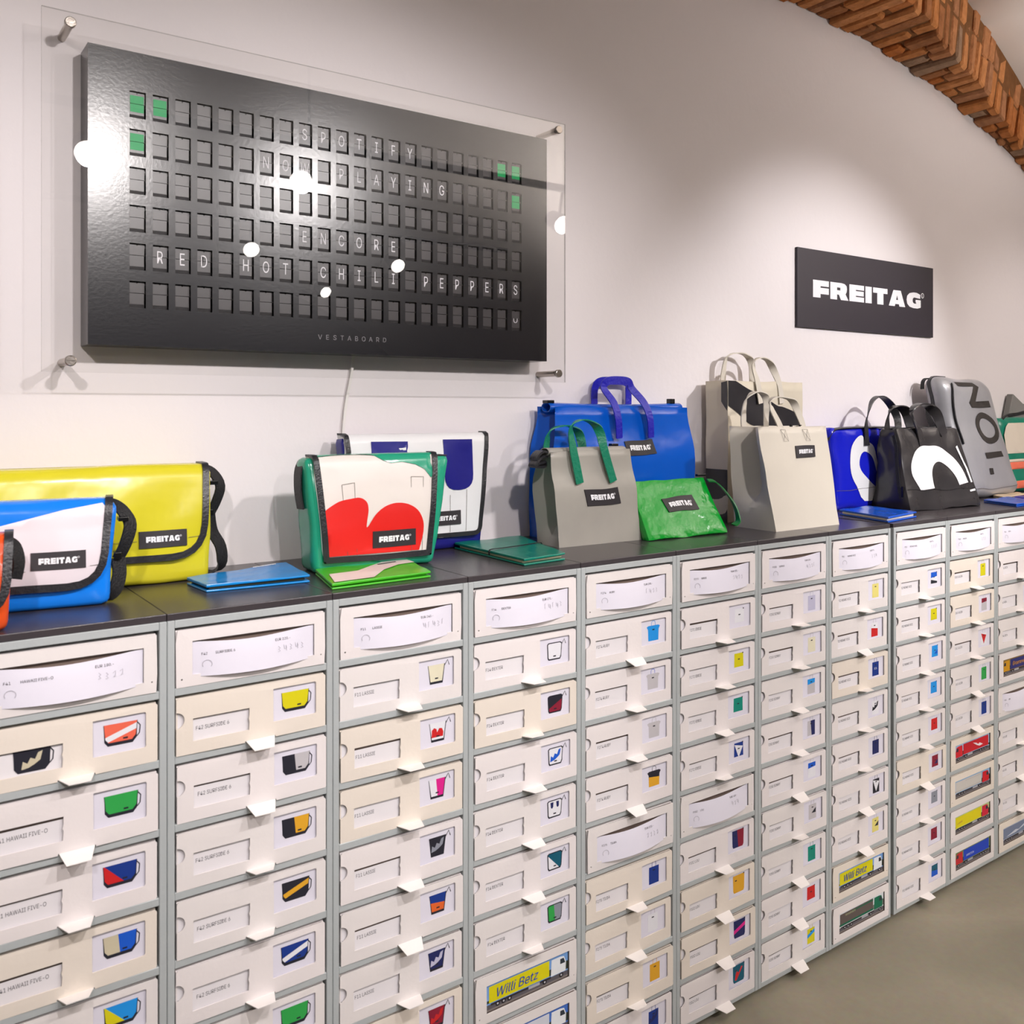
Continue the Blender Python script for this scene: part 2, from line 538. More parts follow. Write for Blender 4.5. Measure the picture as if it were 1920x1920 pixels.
# ================================================================= SPLIT FLAP BOARD
BX0, BX1, BZ0, BZ1, BY = 0.228, 1.288, FR + 0.454, FR + 1.008, 0.33
M_case = mat('board_black', (24, 23, 29), 0.25, spec=0.8, var=0.03, vs=12, bump=0.02, bs=150)
M_flap = mat('flap_dark', (66, 62, 64), 0.34, spec=0.8, var=0.08, vs=60)
M_edge = mat('flap_edges', (52, 49, 51), 0.5, spec=0.4, var=0.1, vs=200)
M_green = mat('flap_green', (22, 172, 98), 0.42, spec=0.4, var=0.03, vs=60)
M_lett = mat('flap_white', (242, 240, 244), 0.5, spec=0.3, var=0.01, vs=60)
board = thing('split_flap_board', 'wide black split flap message board hanging on the wall behind clear acrylic', 'display board', (BX0, BY, BZ0))
bw, bh = BX1 - BX0, BZ1 - BZ0
x0c, px_ = 0.3005 - BX0, (1.1810 - 0.3005) / 21
zt0, pz_ = FR + 0.9345 - BZ0, (0.9345 - 0.5765) / 5
tw, th = 0.0295, 0.0505
loops = [[(0, 0), (bw, 0), (bw, bh), (0, bh)]]
for r in range(6):
    for c in range(22):
        x, z = x0c + c * px_, zt0 - r * pz_
        loops.append([(x, z - th), (x + tw, z - th), (x + tw, z), (x, z)])
mb = MB()
mb.plate(loops, 0, 0.004, M_case)
mb.build('face_plate', board)
mb = MB()
cs = 0.066
mb.box(0, bw, 0.004, cs, 0, 0.004, M_case); mb.box(0, bw, 0.004, cs, bh - 0.004, bh, M_case)
mb.box(0, 0.004, 0.004, cs, 0.004, bh - 0.004, M_case); mb.box(bw - 0.004, bw, 0.004, cs, 0.004, bh - 0.004, M_case)
mb.box(0.004, bw - 0.004, cs - 0.004, cs, 0.004, bh - 0.004, M_case)
mb.build('case', board)
def flap_mesh(m):
    mb = MB()
    y = 0.0065
    g = 0.0011
    ins = 0.0012
    base = M_flap
    # upper card, lower card, side shoulders, stack of card edges under them
    mb.box(ins, tw - ins, y, y + 0.001, -0.0215, -0.001, base)
    mb.box(ins, tw - ins - 0.0008, y - 0.0008, y + 0.0002, -0.0430, -0.0215 - g, base)
    if m:
        mb.box(ins + .0012, tw - ins - .0012, y - 0.0003, y, -0.0215, -0.0065, m)
        mb.box(ins + .0012, tw - ins - .0012, y - 0.0011, y - 0.0008, -0.0378, -0.0215 - g, m)
    for k in range(4):
        z = -0.0432 - k * 0.0018
        mb.box(ins, tw - ins, y + 0.0006 * k, y + 0.004, z - 0.0012, z, M_edge)
    mb.box(0, tw, y + 0.006, y + 0.007, -th, 0, M_buckle)
    mb.box(tw / 2 - .0012, tw / 2 + .0012, y - .0004, y, -0.0034, -0.001, M_buckle)
    mb.cyl((0.0004, y - .001, -0.022), (ins, y - .001, -0.022), 0.0009, 0.0009, M_steel, 6)
    mb.cyl((tw - ins, y - .001, -0.022), (tw - 0.0003, y - .001, -0.022), 0.0009, 0.0009, M_steel, 6)
    return mb.mesh('flap_unit')
fm0, fm1 = flap_mesh(None), flap_mesh(M_green)
ROWS = {0: {8: 'SPOTIFY'}, 1: {6: 'NOW', 10: 'PLAYING'}, 3: {8: 'ENCORE'}, 4: {1: 'RED', 5: 'HOT', 9: 'CHILI', 15: 'PEPPERS'}}
GRN = {(0, 0), (0, 1), (1, 0), (0, 20), (0, 21), (1, 21)}
LM = {}
def letter_mesh(ch):
    if ch not in LM:
        mb = MB()
        mp = lambda a, b: (a, 0.0053, b)
        if ch == 'smile':
            pts = [(tw / 2 + 0.0052 * cos(t), -0.022 + 0.0 + 0.0052 * sin(t)) for t in [pi + pi * k / 10 for k in range(11)]]
            pts = [(tw / 2 - .0052, -0.017)] + pts + [(tw / 2 + .0052, -0.017)]
            mb.ribbon([(a, 0.0055, b - .003) for a, b in pts], (0, 1, 0), 0.0006, 0.0016, M_lett, smooth=1)
        else:
            vs, fs = glyphs(ch, 0.0315, 0.0, 0.92, 'CENTER')
            zs = [v[1] for v in vs]
            k = 0.0235 / (max(zs) - min(zs))
            mb.add([(tw / 2 + a, 0.0053, -0.0338 + (b - min(zs)) * k) for a, b in vs], fs, M_lett)
        LM[ch] = mb.mesh('letter')
    return LM[ch]
for r in range(6):
    for c in range(22):
        x, z = x0c + c * px_, zt0 - r * pz_
        o = put(fm1 if (r, c) in GRN else fm0, 'flap_unit', board)
        o.location = (x, 0, z)
        if (r, c) in GRN:
            o['label'] = 'green flap unit'
        ch = None
        for c0, wd in ROWS.get(r, {}).items():
            if c0 <= c < c0 + len(wd):
                ch = wd[c - c0]
        if (r, c) == (5, 21):
            ch = 'smile'
        if ch:
            put(letter_mesh(ch), 'letter', o)
mb = MB()
M_bw = mat('board_wordmark', (150, 146, 150), 0.5, spec=0.3, var=0.02, vs=60)
tx = 'VESTABOARD'
for i, ch in enumerate(tx):
    add_text(mb, ch, 0.0195, lambda a, b: (a, -0.0004, b), M_bw, 0.0, 1.0, 'CENTER', at=(0.455 + i * 0.01695, 0.029))
mb.build('wordmark', board)

# ---- acrylic sheet on four stand-offs
def acryl():
    m = bpy.data.materials.new('clear_acrylic')
    m.use_nodes = True
    nt = m.node_tree
    nt.nodes.remove(nt.nodes['Principled BSDF'])
    out = nt.nodes['Material Output']
    tr = nt.nodes.new('ShaderNodeBsdfTransparent'); tr.inputs[0].default_value = (0.985, 0.985, 0.982, 1)
    gl = nt.nodes.new('ShaderNodeBsdfGlossy'); gl.inputs['Roughness'].default_value = 0.0
    fr = nt.nodes.new('ShaderNodeFresnel'); fr.inputs[0].default_value = 1.42
    mx = nt.nodes.new('ShaderNodeMixShader')
    nt.links.new(fr.outputs[0], mx.inputs[0]); nt.links.new(tr.outputs[0], mx.inputs[1]); nt.links.new(gl.outputs[0], mx.inputs[2])
    nt.links.new(mx.outputs[0], out.inputs[0])
    m2 = bpy.data.materials.new('acrylic_edge')
    m2.use_nodes = True
    nt = m2.node_tree
    nt.nodes.remove(nt.nodes['Principled BSDF'])
    out = nt.nodes['Material Output']
    tr = nt.nodes.new('ShaderNodeBsdfTransparent'); tr.inputs[0].default_value = (0.62, 0.62, 0.6, 1)
    gl = nt.nodes.new('ShaderNodeBsdfGlossy'); gl.inputs['Roughness'].default_value = 0.15
    mx = nt.nodes.new('ShaderNodeMixShader'); mx.inputs[0].default_value = 0.2
    nt.links.new(tr.outputs[0], mx.inputs[1]); nt.links.new(gl.outputs[0], mx.inputs[2])
    nt.links.new(mx.outputs[0], out.inputs[0])
    return m, m2
M_ac, M_ace = acryl()
GY = 0.318
GX0, GX1, GZ0, GZ1 = 0.150, 1.338, FR + 0.402, FR + 1.052
ac = thing('acrylic_cover_sheet', 'large clear acrylic sheet held off the wall in front of the message board', 'glass panel', (GX0, GY, GZ0))
mb = MB()
W_, H_ = GX1 - GX0, GZ1 - GZ0
mb.add([(0, 0, 0), (W_, 0, 0), (W_, 0, H_), (0, 0, H_)], [(0, 1, 2, 3)], M_ac)
mb.add([(0, .005, 0), (W_, .005, 0), (W_, .005, H_), (0, .005, H_)], [(3, 2, 1, 0)], M_ac)
e8 = [(0, 0, 0), (W_, 0, 0), (W_, 0, H_), (0, 0, H_), (0, .005, 0), (W_, .005, 0), (W_, .005, H_), (0, .005, H_)]
mb.add(e8, [(0, 1, 5, 4), (1, 2, 6, 5), (2, 3, 7, 6), (3, 0, 4, 7)], M_ace)
mb.build('pane', ac)
for sx, sz in ((0.196, 0.422), (0.196, 1.031), (1.313, 0.424), (1.313, 1.033)):
    x, z = sx - GX0, FR + sz - GZ0
    mb = MB()
    mb.cyl((x, 0.005, z), (x, WY - GY, z), 0.0075, 0.0075, M_steel, 16)
    st = mb.build('standoff', ac, smooth=True)
    mb = MB()
    mb.cyl((x, -0.007, z), (x, 0, z), 0.0098, 0.0100, M_steel, 24)
    mb.cyl((x, -0.0078, z), (x, -0.007, z), 0.0085, 0.0098, M_steel, 24)
    mb.build('cap', st, smooth=True, ang=30)

# ---- cable down the wall
M_cable = mat('white_cable', (228, 224, 220), 0.45, var=0.02, vs=30)
cu = [(0.790, 0.392, FR + 0.456), (0.784, 0.392, FR + 0.41), (0.772, 0.392, FR + 0.35), (0.765, 0.392, FR + 0.29), (0.760, 0.392, FR + 0.20), (0.757, 0.392, FR + 0.1), (0.757, 0.392, CT + 0.001)]
mb = MB()
mb.ribbon(cu, (0, 1, 0), 0.0055, 0.0055, M_cable, smooth=5)
tag(mb.build('power_cable', smooth=True, ang=80), 'thin white cable running down the wall from the message board', 'cable')

# ---- wall sign
sign = thing('wall_sign', 'small black rectangular shop sign with bold white lettering on the wall', 'sign', (2.350, WY, FR + 0.600))
mb = MB()
mb.box(0, 0.790, -0.010, 0, 0, 0.257, mat('sign_black', (48, 43, 52), 0.45, spec=0.4, var=0.05, vs=8))
mb.build('panel', sign, bevel=0.001)
mb = MB()
add_word(mb, 0.078, 0.1010, 0.628, 0.057, lambda a, b: (a, -0.0108, b), M_white)
mb.build('lettering', sign)

# ================================================================= CABINETS
NC = 15
GAP = 0.0505 * PW
def cx0(c):
    return c * PW + (GAP if c >= 8 else 0)
SW, BT = 0.0118, 0.0125
CD = WY - 0.005
def frame_mesh():
    mb = MB()
    g = 0.0004
    H = 10 * RH
    mb.box(g, SW, 0, CD - 0.01, -H - BT, 0, M_frame)
    mb.box(PW - SW, PW - g, 0, CD - 0.01, -H - BT, 0, M_frame)
    for j in range(11):
        mb.box(SW, PW - SW, 0.0006, CD - 0.012, -j * RH - BT, -j * RH, M_frame)
    mb.box(SW, PW - SW, CD - 0.012, CD - 0.01, -H, -BT, M_frame)
    return mb.mesh('frame')
FM = frame_mesh()
mb = MB(); mb.box(0.0005, PW - 0.0005, 0.002, WY - 0.002, 0, CT - FR, M_top); TM = mb.mesh('top_panel')
mb = MB(); mb.box(0.0, PW, 0.035, 0.37, 0, FR - 10 * RH - BT, mat('plinth_black', (38, 36, 36), 0.6, var=0.1, vs=20)); PM = mb.mesh('plinth')
ORD = ['first', 'second', 'third', 'fourth', 'fifth', 'sixth', 'seventh', 'eighth', 'ninth', 'tenth', 'eleventh', 'twelfth', 'thirteenth', 'fourteenth', 'fifteenth']
for c in range(NC):
    lab = '%s tall grey metal cabinet from the left, an open rack of card boxes' % ORD[c]
    t = thing('drawer_cabinet', lab, 'cabinet', (cx0(c), 0, FR), group='grey cabinets under the counter')
    put(FM, 'frame', t, bevel=0.0012, seg=1)
    put(TM, 'top_panel', t, bevel=0.0012, seg=2)
    p = put(PM, 'plinth', t); p.location = (0, 0, -FR)

# ---- carton boxes
BW, BHT, BDP = 0.2532, 0.0915, 0.33
def arcpts(cx, cz, r, a0, a1, n):
    return [(cx + r * cos(a0 + (a1 - a0) * i / n), cz + r * sin(a0 + (a1 - a0) * i / n)) for i in range(n + 1)]
def bowf(k):
    return lambda x, y, z: (x, y - 0.0022 * k * sin(pi * min(1, max(0, x / BW))) * (0.35 + 0.65 * (1 - z / BHT)), z)
NW = (0.026, 0.118, 0.020, 0.056)      # name window x0 x1 z0 z1
PWN = (0.159, 0.236, 0.025, 0.080)     # photo window
HW = (0.026, 0.233, 0.018, 0.072)      # header window
def front_item(m):
    mb = MB()
    outer = [(0.0, 0.0), (0.11, 0.0), (0.111, 0.003), (0.162, 0.003), (0.163, 0), (BW - .0015, 0), (BW, 0.002), (BW, BHT - 0.004), (BW - 0.003, BHT - .001), (0.003, BHT), (0, BHT - 0.003)]
    outer += arcpts(0.0, 0.056, 0.013, pi / 2, -pi / 2, 10)
    h1 = [(NW[0], NW[2]), (NW[1] - .001, NW[2]), (NW[1], NW[2] + .014), (NW[1] - .0015, NW[2] + .019), (NW[1], NW[2] + .024), (NW[1], NW[3]), (NW[0], NW[3])]
    h2 = [(PWN[0], PWN[2]), (PWN[1] - .002, PWN[2]), (PWN[1], PWN[2] + .002), (PWN[1], PWN[3] - .002), (PWN[1] - .002, PWN[3]), (PWN[0], PWN[3])]
    mb.plate([outer, h1, h2], 0, 0.0018, m, bowf(1))
    return mb.mesh('front_panel')
def front_big(m):
    mb = MB()
    outer = [(0.001, 0.0), (BW - .0015, 0), (BW, 0.03), (BW - 0.001, BHT - 0.002), (0.003, BHT), (0, BHT - 0.02)]
    h = [(HW[0], HW[2]), (HW[1], HW[2]), (HW[1], HW[3]), (HW[0], HW[3])]
    mb.plate([outer, h, arcpts(0.0095, 0.0125, 0.0016, 0, 2 * pi * 7 / 8, 7), arcpts(BW - 0.008, 0.017, 0.0013, 0, 2 * pi * 7 / 8, 7)], 0, 0.0018, m, bowf(1.3))
    return mb.mesh('front_panel')
def body_mesh(m):
    mb = MB()
    t = 0.002
    mb.box(0.001, BW - .001, 0.0062, BDP, 0, t, m)
    mb.box(0.001, BW - .001, 0.0062, BDP, BHT - t - .001, BHT - .001, m)
    mb.box(0.001, t + .001, 0.004, BDP, t, BHT - t - .001, m)
    mb.box(BW - t - .001, BW - .001, 0.004, BDP, t, BHT - t - .001, m)
    mb.box(t + .001, BW - t - .001, BDP - t, BDP, t, BHT - t - .001, m)
    mb.box(t + .001, BW - t - .001, 0.0062, 0.0072, t, BHT - t - .001, M_inner)  # dark brown sheet stands in for the shaded box interior
    return mb.mesh('body')
FI = [front_item(m) for m in M_card]
FB = [front_big(m) for m in M_card]
BM_ = [body_mesh(m) for m in M_card]
TABS = []
for k in range(5):
    mb = MB()
    dz = [-0.001, -0.004, 0.002, -0.010, 0.0005][k]
    ln = [0.027, 0.026, 0.024, 0.026, 0.029][k]
    a, b = [(.010, .010), (.012, .007), (.008, .012), (.006, .010), (.011, .009)][k]
    x0, x1 = 0.1115, 0.1615
    y0_ = -0.0008
    vs = [(x0, y0_, .0030), (x1, y0_, .0030), (x1 - b, y0_ - ln, .0030 + dz), (x0 + a, y0_ - ln, .0030 + dz),
          (x0, y0_, .0018), (x1, y0_, .0018), (x1 - b, y0_ - ln, .0018 + dz), (x0 + a, y0_ - ln, .0018 + dz)]
    mb.add(vs, [(0, 1, 2, 3), (7, 6, 5, 4), (0, 4, 5, 1), (1, 5, 6, 2), (2, 6, 7, 3), (3, 7, 4, 0)], M_tab)
    TABS.append(mb.mesh('pull_tab'))

def slip_mesh(txt):
    mb = MB()
    mb.box(NW[0] - .008, NW[1] + .004, 0.0036, 0.0040, NW[2] - 0.006, NW[3] - random.uniform(0.0025, 0.006), M_slip)
    return mb.mesh('name_slip')
SLIP = [slip_mesh('') for k in range(4)]
mb = MB(); mb.box(PWN[0] - .004, PWN[1] + .003, 0.0036, 0.0040, PWN[2] - .005, PWN[3] - .0012, M_paper); PCARD = mb.mesh('photo_card')
mb = MB(); mb.add([(0.0004, .0050, .042), (.0155, .0050, .042), (.0155, .0050, .070), (.0004, .0050, .070)], [(0, 1, 2, 3)], M_slip); NOTCH = mb.mesh('thumb_flap')

def sheet_mesh():
    mb = MB()
    nx, nz = 16, 6
    vs = []
    for j in range(nz + 1):
        for i in range(nx + 1):
            u, v = i / nx, j / nz
            x = HW[0] + .0004 + u * (HW[1] - HW[0] - .0008)
            top = HW[3] - .0015 - 0.0085 * sin(pi * min(1, u * 0.95 + .02)) ** 1.3 * (1 - .35 * u)
            bot = HW[2] - 0.0035 - 0.0035 * sin(pi * u)
            z = bot + (top - bot) * v
            y = 0.003 - (0.0105 * sin(pi * u) ** .7 + 0.0) * (1 - v) ** 0.8 - 0.0032 * sin(pi * u)
            vs.append((x, y, z))
    fs = [(j * (nx + 1) + i, j * (nx + 1) + i + 1, (j + 1) * (nx + 1) + i + 1, (j + 1) * (nx + 1) + i) for j in range(nz) for i in range(nx)]
    mb.add(vs, fs, M_paper)
    return mb.mesh('price_sheet', smooth=True)
SHEET = sheet_mesh()
def sheet_y(x, z):
    u = min(1, max(0, (x - HW[0]) / (HW[1] - HW[0])))
    v = min(1, max(0, (z - HW[2]) / (HW[3] - HW[2] - .008)))
    return 0.003 - 0.0105 * sin(pi * u) ** .7 * (1 - v) ** 0.8 - 0.0032 * sin(pi * u) - 0.0006

# ---- printed pictures
K = {'yel': (218, 208, 28), 'red': (205, 40, 42), 'blu': (32, 92, 205), 'sky': (38, 150, 232), 'nav': (38, 44, 96), 'blk': (42, 42, 52), 'gry': (142, 146, 158),
     'lgr': (196, 192, 196), 'grn': (52, 165, 78), 'tea': (22, 140, 122), 'dte': (22, 92, 116), 'ora': (228, 104, 48), 'gol': (226, 168, 48), 'crm': (228, 222, 196), 'wht': (232, 232, 238),
     'pnk': (222, 40, 142), 'mar': (140, 34, 56), 'sal': (238, 108, 84), 'bei': (205, 195, 168), 'pyl': (232, 220, 130), 'lil': (192, 190, 214), 'dbl': (30, 58, 140)}
def pm(k):
    return ink(K[k])
def clip(poly, nx, nz, d):
    """part of poly with nx*x+nz*z <= d"""
    out = []
    for i in range(len(poly)):
        a, b = poly[i], poly[(i + 1) % len(poly)]
        fa, fb = nx * a[0] + nz * a[1] - d, nx * b[0] + nz * b[1] - d
        if fa <= 0: out.append(a)
        if fa * fb < 0:
            t = fa / (fa - fb)
            out.append((a[0] + t * (b[0] - a[0]), a[1] + t * (b[1] - a[1])))
    return out
def picture(kind, cols, style):
    mb = MB()
    L = [0]
    def pol(pts, k):
        L[0] += 1
        y = 0.0034 - 0.00006 * L[0]
        if len(pts) > 2:
            mb.decal(pts, lambda a, b: (a, y, b), pm(k) if isinstance(k, str) else k)
    def line(pts, wdt, k):
        L[0] += 1
        y = 0.0034 - 0.00006 * L[0]
        mb.ribbon([(a, y, b) for a, b in pts], (0, 1, 0), 0.00004, wdt, pm(k), smooth=1)
    cx, cz = (PWN[0] + PWN[1]) / 2 + .002, (PWN[2] + PWN[3]) / 2
    a, b = cols[0], cols[1] if len(cols) > 1 else cols[0]
    if kind == 'mess':
        w2, h2 = 0.0245, 0.0165
        body = [(-w2, h2), (-w2 + .001, -h2 * .6), (-w2 + .006, -h2), (w2 - .007, -h2), (w2 - .001, -h2 * .55), (w2, h2)]
        flap = [(-w2, h2), (-w2 + .002, -h2 * .35), (-w2 + .007, -h2 * .72), (w2 - .008, -h2 * .72), (w2 - .002, -h2 * .3), (w2, h2)]
    elif kind == 'lass':
        w2, h2 = 0.0185, 0.0205
        body = [(-w2, h2 * .75), (-w2 + .004, -h2), (w2 - .005, -h2), (w2, h2 * .75)]
        flap = [(-w2, h2 * .75), (-w2 + .005, -h2 * .8), (w2 - .006, -h2 * .8), (w2 - .001, h2 * .75)]
    elif kind == 'dex':
        w2, h2 = 0.0195, 0.0195
        body = [(-w2, h2 * .7), (-w2 + .0015, -h2 * .8), (-w2 + .004, -h2), (w2 - .005, -h2), (w2 - .002, -h2 * .7), (w2, h2 * .7), (w2 - .004, h2 * .85), (-w2 + .004, h2 * .85)]
        flap = [(x * .9, z * .88) for x, z in body]
    elif kind == 'ruby':
        w2, h2 = 0.0155, 0.021
        body = [(-w2, -h2), (w2, -h2), (w2 + .001, h2 * .2), (w2 + .005, h2 * .5), (w2, h2 * .62), (-w2, h2 * .62), (-w2 - .005, h2 * .5), (-w2 - .001, h2 * .2)]
        flap = body
    elif kind == 'lou':
        w2, h2 = 0.0205, 0.021
        body = [(-w2, h2), (-w2 + .001, -h2 * .75), (-w2 + .004, -h2), (w2 - .004, -h2), (w2 - .001, -h2 * .75), (w2, h2)]
        flap = body
    elif kind == 'eddie':
        w2, h2 = 0.0165, 0.0165
        body = [(-w2, -h2), (w2, -h2), (w2 * .95, h2), (-w2 * .95, h2)]
        flap = body
    else:   # tote
        w2, h2 = 0.0150, 0.0235
        body = [(-w2, -h2), (w2, -h2), (w2, h2 * .62), (-w2, h2 * .62)]
        flap = body
    mv = lambda P: [(cx + x, cz + z) for x, z in P]
    if kind in ('mess', 'lass', 'dex'):
        pol(mv(body), 'blk' if style != 'plainbody' else a)
        pol(mv(flap), a)
    else:
        pol(mv(body), a)
    if b != a:
        if style == 'diag': pol(mv(clip(flap, -0.5, 1, -.002)), b)
        elif style == 'diag2': pol(mv(clip(flap, 1, 1, -.006)), b)
        elif style == 'right': pol(mv(clip(flap, -1, -.1, .001)), b)
        elif style == 'lower': pol(mv(clip(flap, .12, 1, -.001)), b)
        elif style == 'upper': pol(mv(clip(flap, .1, -1, -.002)), b)
        elif style == 'band':
            pol(mv(clip(clip(flap, -.35, 1, .005), .35, -1, .004)), b)
        elif style == 'hump':
            pol(mv(clip([(-.014, -.012), (-.013, .002), (-.008, .006), (-.003, .003), (-.002, -.003), (.003, .004), (.009, .003), (.012, -.004), (.011, -.012)], 0, -1, h2 * .8)), b)
        elif style == 'spots':
            pol(mv([(-.011, .012), (-.003, .012), (-.004, .002), (-.007, -.001), (-.010, .002)]), b)
            pol(mv([(.004, .012), (.011, .012), (.011, .002), (.008, -.001), (.005, .002)]), b)
        elif style == 'splash':
            pol(mv([(-.014, -.012), (-.012, .000), (-.006, -.004), (-.002, .004), (.004, .001), (.008, .010), (.014, .012), (.011, -.001), (.004, -.006), (-.004, -.010)]), b)
        elif style == 'patch':
            pol(mv([(-.004, -.008), (.013, -.009), (.014, .004), (.006, -.001)]), b)
        elif style == 'tri':
            pol(mv([(-.015, .013), (.015, .006), (0, -.020)]), b)
        elif style == 'X':
            pol(mv([(-.014, -.014), (-.008, -.016), (.014, .012), (.009, .014), (0, .001), (-.006, .006), (-.010, .002)]), b)
    if len(cols) > 2:
        pol(mv(clip(flap, .2, 1, -.008)), cols[2])
    if kind in ('mess', 'lass', 'dex'):
        hs = mv([(w2, h2 * .8), (w2 + .004, h2 * .5), (w2 + .003, -h2 * .2), (w2 - .001, -h2 * .5)]) if kind == 'mess' else mv([(w2 - .002, h2 * .5), (w2 + .006, h2 * 1.05), (w2 + .0095, h2 * .55)])
        line(hs, 0.0016, 'blk')
        line(mv([flap[0]] + flap[1:-1] + [flap[-1]] if kind != 'dex' else flap[:5]), 0.0009, 'blk')
    if kind in ('tote', 'ruby'):
        hk = b if style == 'handle' else (a if a not in ('wht', 'crm', 'pyl') else 'lgr')
        line(mv([(-.006, h2 * .62), (-.0055, h2 * .95), (-.003, h2 * 1.1), (.003, h2 * 1.1), (.0055, h2 * .95), (.006, h2 * .62)]), 0.0011, hk)
    if kind in ('lou', 'eddie'):
        pol(mv(R_(w2 - .004, w2 - .0005, h2 - .002, h2 + .001)), 'blk')
    # small badge
    lx, lz = {'mess': (.007, -h2 * .45), 'lass': (0, -h2 * .5), 'dex': (0, -h2 * .6), 'ruby': (0, h2 * .18), 'tote': (0, h2 * .28), 'eddie': (0, .002), 'lou': (-w2 * .5, h2 * .4)}[kind]
    pol(mv(R_(lx - .0035, lx + .0035, lz - .0013, lz + .0013)), 'blk')
    if style == 'ics':
        add_text(mb, 'ICS.', .0105, lambda p, q: (p, 0.0029, q), pm('wht'), 0.0, 1.0, 'CENTER', at=(cx, cz - .006))
    return mb.mesh('bag_picture')

def truck(var):
    """photograph of a lorry on a road, flat print"""
    mb = MB()
    L = [0]
    X0, X1, Z0, Z1 = HW[0] + .0015, HW[1] - .0015, HW[2] + .0012, HW[3] - .0012
    def pol(pts, rgb):
        L[0] += 1
        y = 0.0030 - 0.00007 * L[0]
        if len(pts) > 2:
            mb.decal([(X0 + a * (X1 - X0), Z0 + b * (Z1 - Z0)) for a, b in pts], lambda p, q: (p, y, q), ink(rgb))
        return y
    sky, trail, cab, road, flipd, tree = var['sky'], var['trail'], var['cab'], (96, 92, 98), var.get('flip'), var.get('tree', (52, 60, 50))
    fx = (lambda P: [(1 - a, b) for a, b in P]) if flipd else (lambda P: P)
    pol(R_(0, 1, 0, 1), sky)
    pol(fx([(0, .3), (1, .3), (1, .62), (.93, .66), (.9, .5), (.78, .55), (0, .4)]), tree)
    pol(R_(0, 1, 0, .24), road)
    pol(R_(0, 1, .0, .07), (130, 122, 118))
    pol(fx(R_(.03, .76, .30, .92)), trail)
    if var.get('stripe'):
        pol(fx(R_(.03, .76, .30, .40)), var['stripe'])
        pol(fx(R_(.30, .76, .80, .86)), var['stripe'])
    if var.get('rear'):
        pol(fx(R_(.03, .16, .30, .92)), var['rear'])
    pol(fx([(.78, .26), (.97, .26), (.975, .62), (.95, .86), (.90, .90), (.79, .90)]), cab)
    pol(fx([(.90, .60), (.965, .60), (.945, .80), (.90, .80)]), (48, 56, 66))
    pol(fx(R_(.05, .78, .19, .27)), (52, 48, 54))
    pol(fx(R_(.50, .64, .15, .26)), (176, 176, 182))
    for wx in (.13, .20, .27, .70, .91):
        c = [(wx + .026 * cos(t * pi / 6), .17 + .095 * sin(t * pi / 6)) for t in range(12)]
        pol(fx(c), (34, 32, 36))
        c = [(wx + .011 * cos(t * pi / 4), .17 + .04 * sin(t * pi / 4)) for t in range(8)]
        pol(fx(c), (200, 198, 204))
    if var.get('blob'):
        pol(fx(var['blob'][0]), var['blob'][1])
    if var.get('text'):
        tx_, rgb, sz, at = var['text']
        y = 0.0030 - 0.00007 * (L[0] + 2)
        add_text(mb, tx_, sz, lambda p, q: (p + 0.25 * (q - Z0), y, q), ink(rgb), 0.0, 1.0, 'LEFT', at=(X0 + at[0] * (X1 - X0), Z0 + at[1] * (Z1 - Z0)))
    return mb.mesh('lorry_photo')
TR = {
    'willi': ('a yellow lorry trailer with blue lettering', dict(sky=(120, 165, 222), trail=(222, 212, 20), cab=(232, 236, 240), text=('Willi Betz', (38, 78, 178), .0345, (.07, .44)))),
    'bluewhite': ('a white lorry under a blue sky', dict(sky=(72, 118, 205), trail=(214, 218, 228), cab=(236, 240, 244), blob=([(.3, .5), (.5, .56), (.52, .5), (.42, .42), (.36, .36), (.38, .46)], (52, 150, 215)))),
    'green': ('a dark green curtain sided lorry', dict(sky=(224, 228, 232), trail=(98, 88, 84), cab=(16, 110, 80), stripe=(18, 104, 76), tree=(120, 126, 118), text=('TRANSPORTE', (200, 206, 160), .010, (.08, .76)))),
    'redl': ('a red lorry facing left', dict(sky=(160, 192, 222), trail=(206, 34, 48), cab=(214, 40, 52), flip=1, blob=([(.2, .5), (.3, .66), (.34, .6), (.4, .72), (.5, .8), (.38, .56), (.3, .46)], (236, 220, 226)))),
    'whitered': ('a grey white trailer with red cab', dict(sky=(150, 190, 226), trail=(206, 202, 196), cab=(212, 30, 44), stripe=(196, 192, 188))),
    'yellowred': ('a yellow trailer pulled by a red cab', dict(sky=(196, 214, 150), trail=(226, 212, 24), cab=(208, 36, 62), blob=([(.05, .5), (.22, .56), (.2, .66), (.12, .6)], (206, 176, 60)))),
    'blue': ('a blue trailer pulled by a red cab', dict(sky=(126, 146, 92), trail=(36, 70, 190), cab=(196, 44, 52), flip=1, text=('SPEDITION', (232, 236, 246), .0115, (.27, .5)))),
    'navygold': ('a navy and gold lorry', dict(sky=(150, 120, 60), trail=(52, 56, 120), cab=(206, 150, 32), flip=1, rear=(60, 60, 130), text=('Groeneveld', (222, 160, 40), .024, (.26, .52)))),
    'greysil': ('a silver grey lorry', dict(sky=(176, 186, 206), trail=(120, 132, 158), cab=(150, 150, 160), blob=([(.1, .4), (.4, .6), (.5, .52), (.75, .8), (.7, .6), (.4, .42)], (206, 212, 224)))),
}
